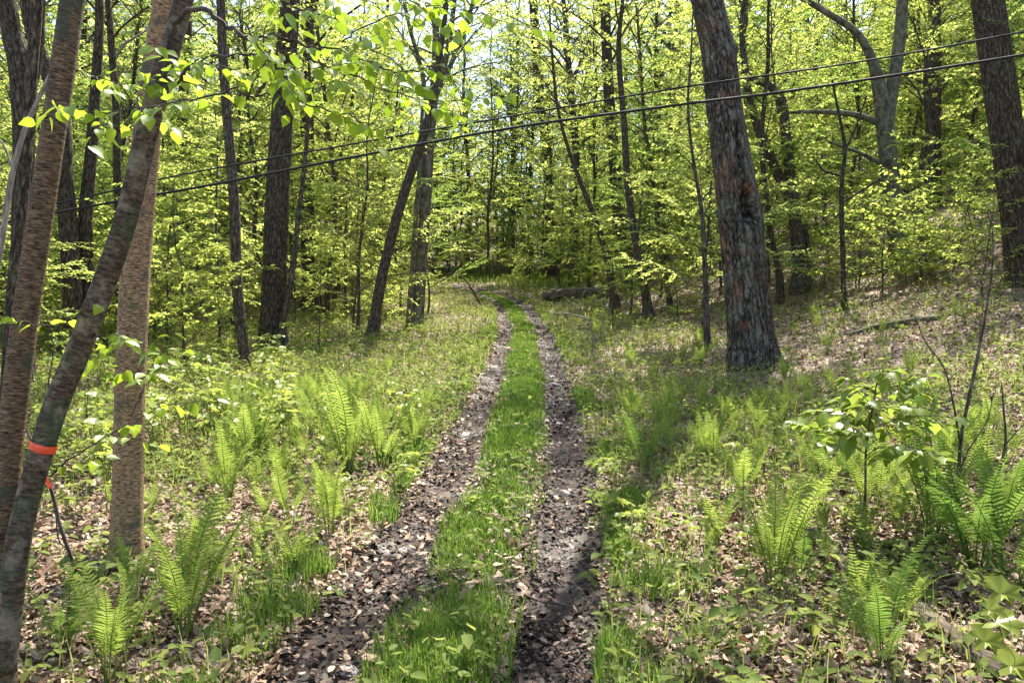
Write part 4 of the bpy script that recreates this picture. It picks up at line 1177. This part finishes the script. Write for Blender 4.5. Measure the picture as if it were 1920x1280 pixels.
def dead_branch(name, label, px0, stems, d0, mat):
    b = G(*px0)
    root = thing(name, label, 'branch', b)
    for i, s in enumerate(stems):
        g = Geo(); d = b[1]
        sp = smooth_path(np.array([[*P(X, Y, d + .1 * i), wd / F * d / 2 * .7] for X, Y, wd in s]), 18)
        tube(g, sp[:, :3] - b, sp[:, 3], 6); link('limb' if i == 0 else 'twig', g.mesh('limb', (mat,)), root)
dead_branch('dead_branch', 'forking dead branch standing up from seedlings right of the path', (1118, 662), [
    [(1119, 665, 6), (1112, 630, 5), (1103, 602, 5), (1085, 592, 4), (1048, 587, 3), (1030, 600, 2)],
    [(1117, 650, 3), (1100, 625, 3), (1080, 610, 2), (1062, 602, 2)],
    [(1104, 604, 3), (1090, 585, 3), (1075, 570, 2), (1058, 558, 2)],
    [(1119, 645, 3), (1128, 620, 2), (1132, 592, 2)],
    [(1088, 578, 2), (1092, 555, 2), (1100, 540, 1.6)]], 0, M['pale_twig'])
dead_branch('dead_branch', 'thin dark dead branch leaning over the left side of the bend', (905, 578), [
    [(905, 578, 4), (890, 552, 4), (876, 530, 3.5), (862, 518, 3), (840, 512, 2)]], 0, M['dark'])
# grey tangled twigs at the bend
def tangle(px, label, seed, mat, n=16, L=1.6):
    b = G(*px); r = np.random.default_rng(seed)
    root = thing('bare_bush', label, 'bush', b)
    g = Geo()
    for i in range(n):
        a = r.uniform(0, 6.28); e = r.uniform(.3, 1.3); p = [np.array([r.normal(0, .25), r.normal(0, .25), -.05])]
        for s in range(6):
            a += r.normal(0, .25); e -= r.uniform(0, .2); p.append(p[-1] + unit(a, e) * L * r.uniform(.6, 1.2) / 6)
        p = np.array(p); tube(g, p, np.linspace(.012, .003, 7), 4, cap=False)
        for j in range(4):
            q = p[r.integers(2, 6)]; v = unit(a + r.uniform(-1, 1), r.uniform(-.2, .8)) * r.uniform(.2, .5)
            tube(g, np.array([q, q + v * .5 + r.normal(0, .03, 3), q + v]), np.linspace(.005, .002, 3), 3, cap=False)
    link('stem', g.mesh('stem', (mat,)), root)
tangle((1030, 512), 'tangled grey leafless bush behind the sunny ferns at the bend', 4, M['pale_twig'], 20, 2.6)
tangle((1140, 580), 'tangle of pale dead twigs beside the mossy log right of the path', 6, M['pale_twig'], 9, 1.0)

def rock(label, loc, s, seed, group):
    r = np.random.default_rng(seed)
    n, m = 10, 16
    th = np.linspace(0, np.pi, n)[:, None]; ph = np.linspace(0, 2 * np.pi, m, endpoint=False)[None]
    D = np.stack([np.sin(th) * np.cos(ph), np.sin(th) * np.sin(ph), np.cos(th) + 0 * ph], -1)
    rr = np.ones((n, m))
    for k in range(9):
        v = nrm(r.normal(0, 1, 3)); c = r.uniform(.6, .95); dt = D @ v
        rr = np.minimum(rr, np.where(dt > .05, c / np.maximum(dt, .05), 9))
    V = (D * rr[..., None]).reshape(-1, 3) * np.array([1, r.uniform(.6, .9), r.uniform(.35, .55)]) * s
    i = np.arange(n - 1)[:, None] * m; j = np.arange(m)[None]; k = (j + 1) % m
    Q = np.stack([i + j, i + m + j, i + m + k, i + k], -1).reshape(-1, 4)
    o = link('stone', mesh_np('stone', V, [Q], None, False, (M['rock'],)))
    o.location = loc; o.rotation_euler = (float(r.normal(0, .2)), float(r.normal(0, .2)), float(r.uniform(0, 6.28)))
    tag(o, label, 'stone', group)
for i in range(22):
    Y = 660 + 200 * rng.uniform() ** 1.3; b = G(0, Y); y = b[1]
    x = float(xc(y) + .48 + rng.normal(0, .12)); rock('grey stone lying among wet leaves in the right wheel rut', (x, y, hz(x, y) - .005), float(rng.uniform(.025, .075)), i, 'stones in the right rut')
for i, (X, Y, s, lab) in enumerate([(655, 1262, .055, 'flat grey stone in the left rut at the bottom of the photo'), (1040, 725, .11, 'largest grey stone in the right rut, up the path'),
                                    (1035, 760, .08, 'rounded grey stone in the right rut in front of the largest'), (745, 1240, .03, 'small pebble beside the grass strip at the bottom'),
                                    (1060, 925, .06, 'pale wet stone in the middle of the right rut')]):
    b = G(X, Y); rock(lab, b, s, 50 + i, None)

def stick(seed):
    r = np.random.default_rng(seed); L = r.uniform(.2, .6)
    p = np.cumsum(np.concatenate([[[0, 0, 0]], np.stack([np.full(5, L / 5), r.normal(0, .02, 5), r.normal(0, .006, 5)], -1)]), 0)
    g = Geo(); tube(g, p, np.linspace(r.uniform(.004, .009), .003, 6), 6); return g.mesh('stick', (M['stem'],))
SK = [stick(i) for i in range(6)]
for i in range(46):
    Y = rng.uniform(820, 1270); X = rng.uniform(280, 1850); b = G(X, Y)
    o = link('stick', SK[i % 6]); b[2] += .018; o.location = b; o.rotation_euler = (0, float(rng.normal(-.0, .08)), float(rng.uniform(0, 6.28)))
    sd = 'left of the path' if b[0] < xc(b[1]) - .75 else ('right of the path' if b[0] > xc(b[1]) + .75 else 'on the path')
    tag(o, f'small brown stick lying on dead leaves {sd}', 'stick', f'sticks {sd}')

# ------------------------------------------------------------------ leaf litter, grass, low cover
def sample_ground(n, y0, y1, power, xw=.66, xpad=.6):
    """points spread so that density per square metre falls with distance"""
    u = rng.uniform(size=n)
    p = 2 - power
    y = (y0 ** p + u * (y1 ** p - y0 ** p)) ** (1 / p) if abs(p) > 1e-6 else y0 * (y1 / y0) ** u
    x = rng.uniform(-1, 1, n) * (xw * y + xpad)
    return x, y

def litter():
    x, y = sample_ground(340000, 1.6, 40, 1.55)
    t = x - xc(y); at = np.abs(t)
    at = at + .22 * (fbm(x * 1.7, y * 1.3, 66) - .5) + .10 * (fbm(x * 7, y * 7, 67) - .5)
    wid = np.where(t < 0, np.where(y < 5.5, .24, .15), .20)
    rut = np.exp(-((at - np.where(t < 0, .44, .49)) / wid) ** 2)
    keep = np.ones(len(x), bool)
    keep &= ~((at < .26) & (rng.uniform(size=len(x)) < .8))
    keep &= ~((rut > .4) & (rng.uniform(size=len(x)) < .0))
    clump = fbm(x * 1.3, y * 1.3, 61)
    keep &= ~((rut > .35) & (fbm(x * 2.6, y * 1.6, 68) < .42) & (rng.uniform(size=len(x)) < .6))
    keep &= rng.uniform(size=len(x)) < (.45 + .9 * clump)
    x, y, at, rut = x[keep], y[keep], at[keep], rut[keep]
    n = len(x)
    z = height(x, y) + rng.uniform(.002, .03, n) + .012 * (at < .85)
    size = np.where(rng.uniform(size=n) < .8, rng.uniform(.014, .045, n), rng.uniform(.04, .066, n)) * (1 + .025 * y)
    a = rng.uniform(0, 6.28, n); e = rng.normal(0, .36, n)
    D = np.stack([np.cos(a) * np.cos(e), np.sin(a) * np.cos(e), np.sin(e)], -1)
    N = nrm(np.stack([rng.normal(0, .48, n), rng.normal(0, .48, n), np.ones(n)], -1))
    Pp = np.stack([x, y, z], -1)
    shapes = [(np.array([(0, 0, 0), (.3, .26, .14), (.72, .25, .10), (1, 0, .06), (.72, -.25, .18), (.3, -.26, .10)]), [(0, 3, 2, 1), (0, 5, 4, 3)], []),
              (np.array([(0, 0, .1), (.3, .2, 0), (.7, .16, .0), (1, 0, .16), (.7, -.2, .12), (.3, -.22, .03)]), [(0, 3, 2, 1), (0, 5, 4, 3)], []),
              (np.array([(0, 0, 0), (.25, .38, .05), (.65, .3, -.06), (1, .05, .12), (.75, -.34, .06), (.2, -.3, -.05)]), [(0, 3, 2, 1), (0, 5, 4, 3)], [])]
    wet = (rut > .35) & (rng.uniform(size=len(x)) < np.where(t[keep] < 0, np.where(y > 4.5, .75, .72), .95))
    for nm, sel, mat, lab in (('leaf_litter', ~wet, M['litter'], 'dry brown fallen leaves covering the forest floor'), ('wet_leaf_litter', wet, M['wet'], 'wet dark fallen leaves trodden into the wheel ruts')):
        Vs, Fs, k = [], [], 0
        idx = np.where(sel)[0]
        for q in range(3):
            s = idx[q::3]
            V, f, _ = leaves_arrays(shapes[q], Pp[s], D[s], N[s], size[s] * (.72 if nm[0] == 'w' else 1))
            Vs.append(V); Fs.append(f + k); k += len(V)
        o = link(nm, mesh_np(nm, np.concatenate(Vs), [np.concatenate(Fs)], None, False, (mat,)))
        tag(o, lab, 'fallen leaves', kind='stuff')
litter()

def blades(name, x, y, h, wd, mat, lab):
    n = len(x); z = height(x, y) - .01
    a = rng.uniform(0, 6.28, n); lean = rng.uniform(.05, .75, n)
    d = np.stack([np.cos(a), np.sin(a)], -1); s = np.stack([-np.sin(a), np.cos(a)], -1)
    b = np.stack([x, y, z], -1)
    def pt(f, ln, sd):
        q = np.empty((n, 3)); q[:, :2] = b[:, :2] + d * (h * ln)[:, None] + s * (wd * sd)[:, None]; q[:, 2] = b[:, 2] + h * f; return q
    V = np.stack([pt(0, 0 * lean, -1), pt(0, 0 * lean, 1), pt(.55, .28 * lean, -.75), pt(.55, .28 * lean, .75), pt(1 - .35 * lean ** 2, lean, 0)], 1).reshape(-1, 3)
    k = (np.arange(n) * 5)[:, None]
    F4 = np.array([[0, 1, 3, 2]]) + k; F3 = np.array([[2, 3, 4]]) + k
    o = link(name, mesh_np(name, V, [F4, F3], None, False, (mat,)))
    tag(o, lab, 'grass', kind='stuff')

def grass():
    # the strip between the ruts
    n = 85000; u = rng.uniform(size=n); y = 2.2 * (38 / 2.2) ** u
    t = np.clip(rng.normal(0, .13, n), -.29, .29) + .16 * (fbm(y * 1.1, y * 0, 4) - .5)
    x = xc(y) + t
    d = fbm(x * 2.2, y * 1.4, 71)
    keep = rng.uniform(size=n) < np.clip((d - .22) * 3.2, .32, 1) * np.where(y < 4.6, .75, 1)
    x, y, d = x[keep], y[keep], d[keep]
    h = (.035 + .13 * d * rng.uniform(.4, 1.2, len(x))) * np.where(y > 15, .8, 1)
    blades('grass_strip', x, y, h, (.0016 + .0004 * y) * rng.uniform(.7, 1.3, len(x)), M['grass'], 'strip of fresh green grass between the two wheel ruts')
    # along both outer edges of the ruts
    n = 52000; u = rng.uniform(size=n); y = 2.2 * (34 / 2.2) ** u; sg = np.where(rng.uniform(size=n) < .55, 1, -1)
    t = sg * (.68 + .22 * (fbm(y * 1.3, sg * 5, 14) - .4) + np.abs(rng.normal(0, .20, n)))
    x = xc(y) + t; d = fbm(x * 2.4 + 7, y * 1.8, 81)
    keep = rng.uniform(size=n) < np.clip((d - .53) * 5, 0, .7)
    x, y, d = x[keep], y[keep], d[keep]
    blades('grass_edge', x, y, .04 + .13 * rng.uniform(.3, 1.15, len(x)), (.0016 + .0004 * y) * rng.uniform(.7, 1.3, len(x)), M['grass'], 'tufts of fresh green grass along the outer edges of the ruts')
    n = 7000; y = rng.uniform(40, 56, n); x = rng.uniform(-7, 9, n)
    keep = (np.abs(x - xc(y)) > .95) & (rng.uniform(size=n) < np.clip((fbm(x * .8, y * .8, 131) - .3) * 3, 0, 1))
    x, y = x[keep], y[keep]
    blades('bend_grass', x, y, rng.uniform(.15, .5, len(x)), rng.uniform(.008, .018, len(x)), M['fern'], 'tall yellow green grass in the sunny clearing behind the path bend')
    # thin grass over the sunny ground
    x, y = sample_ground(90000, 3, 38, 1.4, .6)
    at = np.abs(x - xc(y)); c = cover_density(x, y)
    keep = (at > .66) & (rng.uniform(size=len(x)) < c * .8) & (fbm(x * 1.1, y * 1.1, 91) > .45)
    x, y = x[keep], y[keep]
    blades('woodland_grass', x, y, .05 + .20 * rng.uniform(.2, 1.1, len(x)), (.0016 + .0004 * y) * rng.uniform(.7, 1.3, len(x)), M['cover'], 'thin grass growing through the dead leaves beside the path')

def cover_density(x, y):
    t = x - xc(y)
    left = .13 + .87 * sstep(5.8, 7.2, y) * (1 - .35 * sstep(13, 20, y))
    right = .30 + .35 * sstep(5, 8, y) - .42 * sstep(2.4, 4.0, x) * sstep(7, 10, y)
    c = np.where(t < 0, left, right)
    return np.clip(c * (.35 + 1.3 * fbm(x * .9, y * .9, 101)), 0, 1)

def cover():
    x, y = sample_ground(68000, 2.0, 56, 1.35, .66)
    at = np.abs(x - xc(y))
    keep = (at > .66) & (rng.uniform(size=len(x)) < .95 * cover_density(x, y))
    strip = (at < .22) & (rng.uniform(size=len(x)) < .15)
    keep |= strip
    x, y = x[keep], y[keep]; n = len(x)
    h = rng.uniform(.03, .22, n) * (1 + .012 * y); m = 5
    z = height(x, y)
    top = np.stack([x + rng.normal(0, .03, n), y + rng.normal(0, .03, n), z + h], -1)
    a = rng.uniform(0, 6.28, (n, 1)) + np.arange(m)[None] * 2.4 + rng.normal(0, .3, (n, m)); e = rng.normal(-.05, .35, (n, m))
    D = np.stack([np.cos(a) * np.cos(e), np.sin(a) * np.cos(e), np.sin(e)], -1).reshape(-1, 3)
    Pp = (top[:, None] - np.array([0, 0, 1.]) * (h[:, None] * rng.uniform(0, .5, (n, m)))[..., None]).reshape(-1, 3)
    N = nrm(np.stack([rng.normal(0, .35, n * m), rng.normal(0, .35, n * m), np.ones(n * m)], -1))
    S = np.repeat(rng.uniform(.024, .07, n) * (1 + .015 * y), m) * rng.uniform(.6, 1.2, n * m)
    V, f4, f3 = leaves_arrays(LEAF_MID, Pp + D * .008, D, N, S)
    # stems
    b = np.stack([x, y, z - .01], -1); wd = (.0012 + .0002 * y)[:, None]; sx = np.array([[1., .3, 0]])
    SV = np.stack([b - sx * wd, b + sx * wd, top], 1).reshape(-1, 3); SF = (np.arange(n) * 3)[:, None] + np.array([[0, 1, 2]])
    me = mesh_np('ground_cover', np.concatenate([V, SV]), [f4, SF + len(V)], None, False, (M['cover'], M['stem_green']),
                 np.concatenate([np.zeros(len(f4), int), np.ones(len(SF), int)]))
    o = link('ground_cover', me); tag(o, 'low green woodland plants growing through the dead leaves', 'ground cover', kind='stuff')
def twig_litter():
    x, y = sample_ground(2600, 2.2, 24, 1.4)
    r = np.random.default_rng(9); g = Geo()
    for X, Y in zip(x, y):
        if abs(abs(X - xc(Y))) < .25: continue
        L = r.uniform(.06, .32); a = r.uniform(0, 6.28); n = 4
        q = np.stack([X + np.cos(a) * np.linspace(0, L, n) + r.normal(0, .008, n), Y + np.sin(a) * np.linspace(0, L, n) + r.normal(0, .008, n), np.zeros(n)], -1)
        q[:, 2] = height(q[:, 0], q[:, 1]) + .02 + r.uniform(0, .02, n)
        tube(g, q, np.linspace(r.uniform(.0015, .0035) * (1 + .02 * Y), .001, n), 3, cap=False)
    o = link('twig_litter', g.mesh('twig_litter', (M['stem'],)))
    tag(o, 'thin dead twigs strewn over the fallen leaves', 'fallen twigs', kind='stuff')
grass()
cover()
twig_litter()
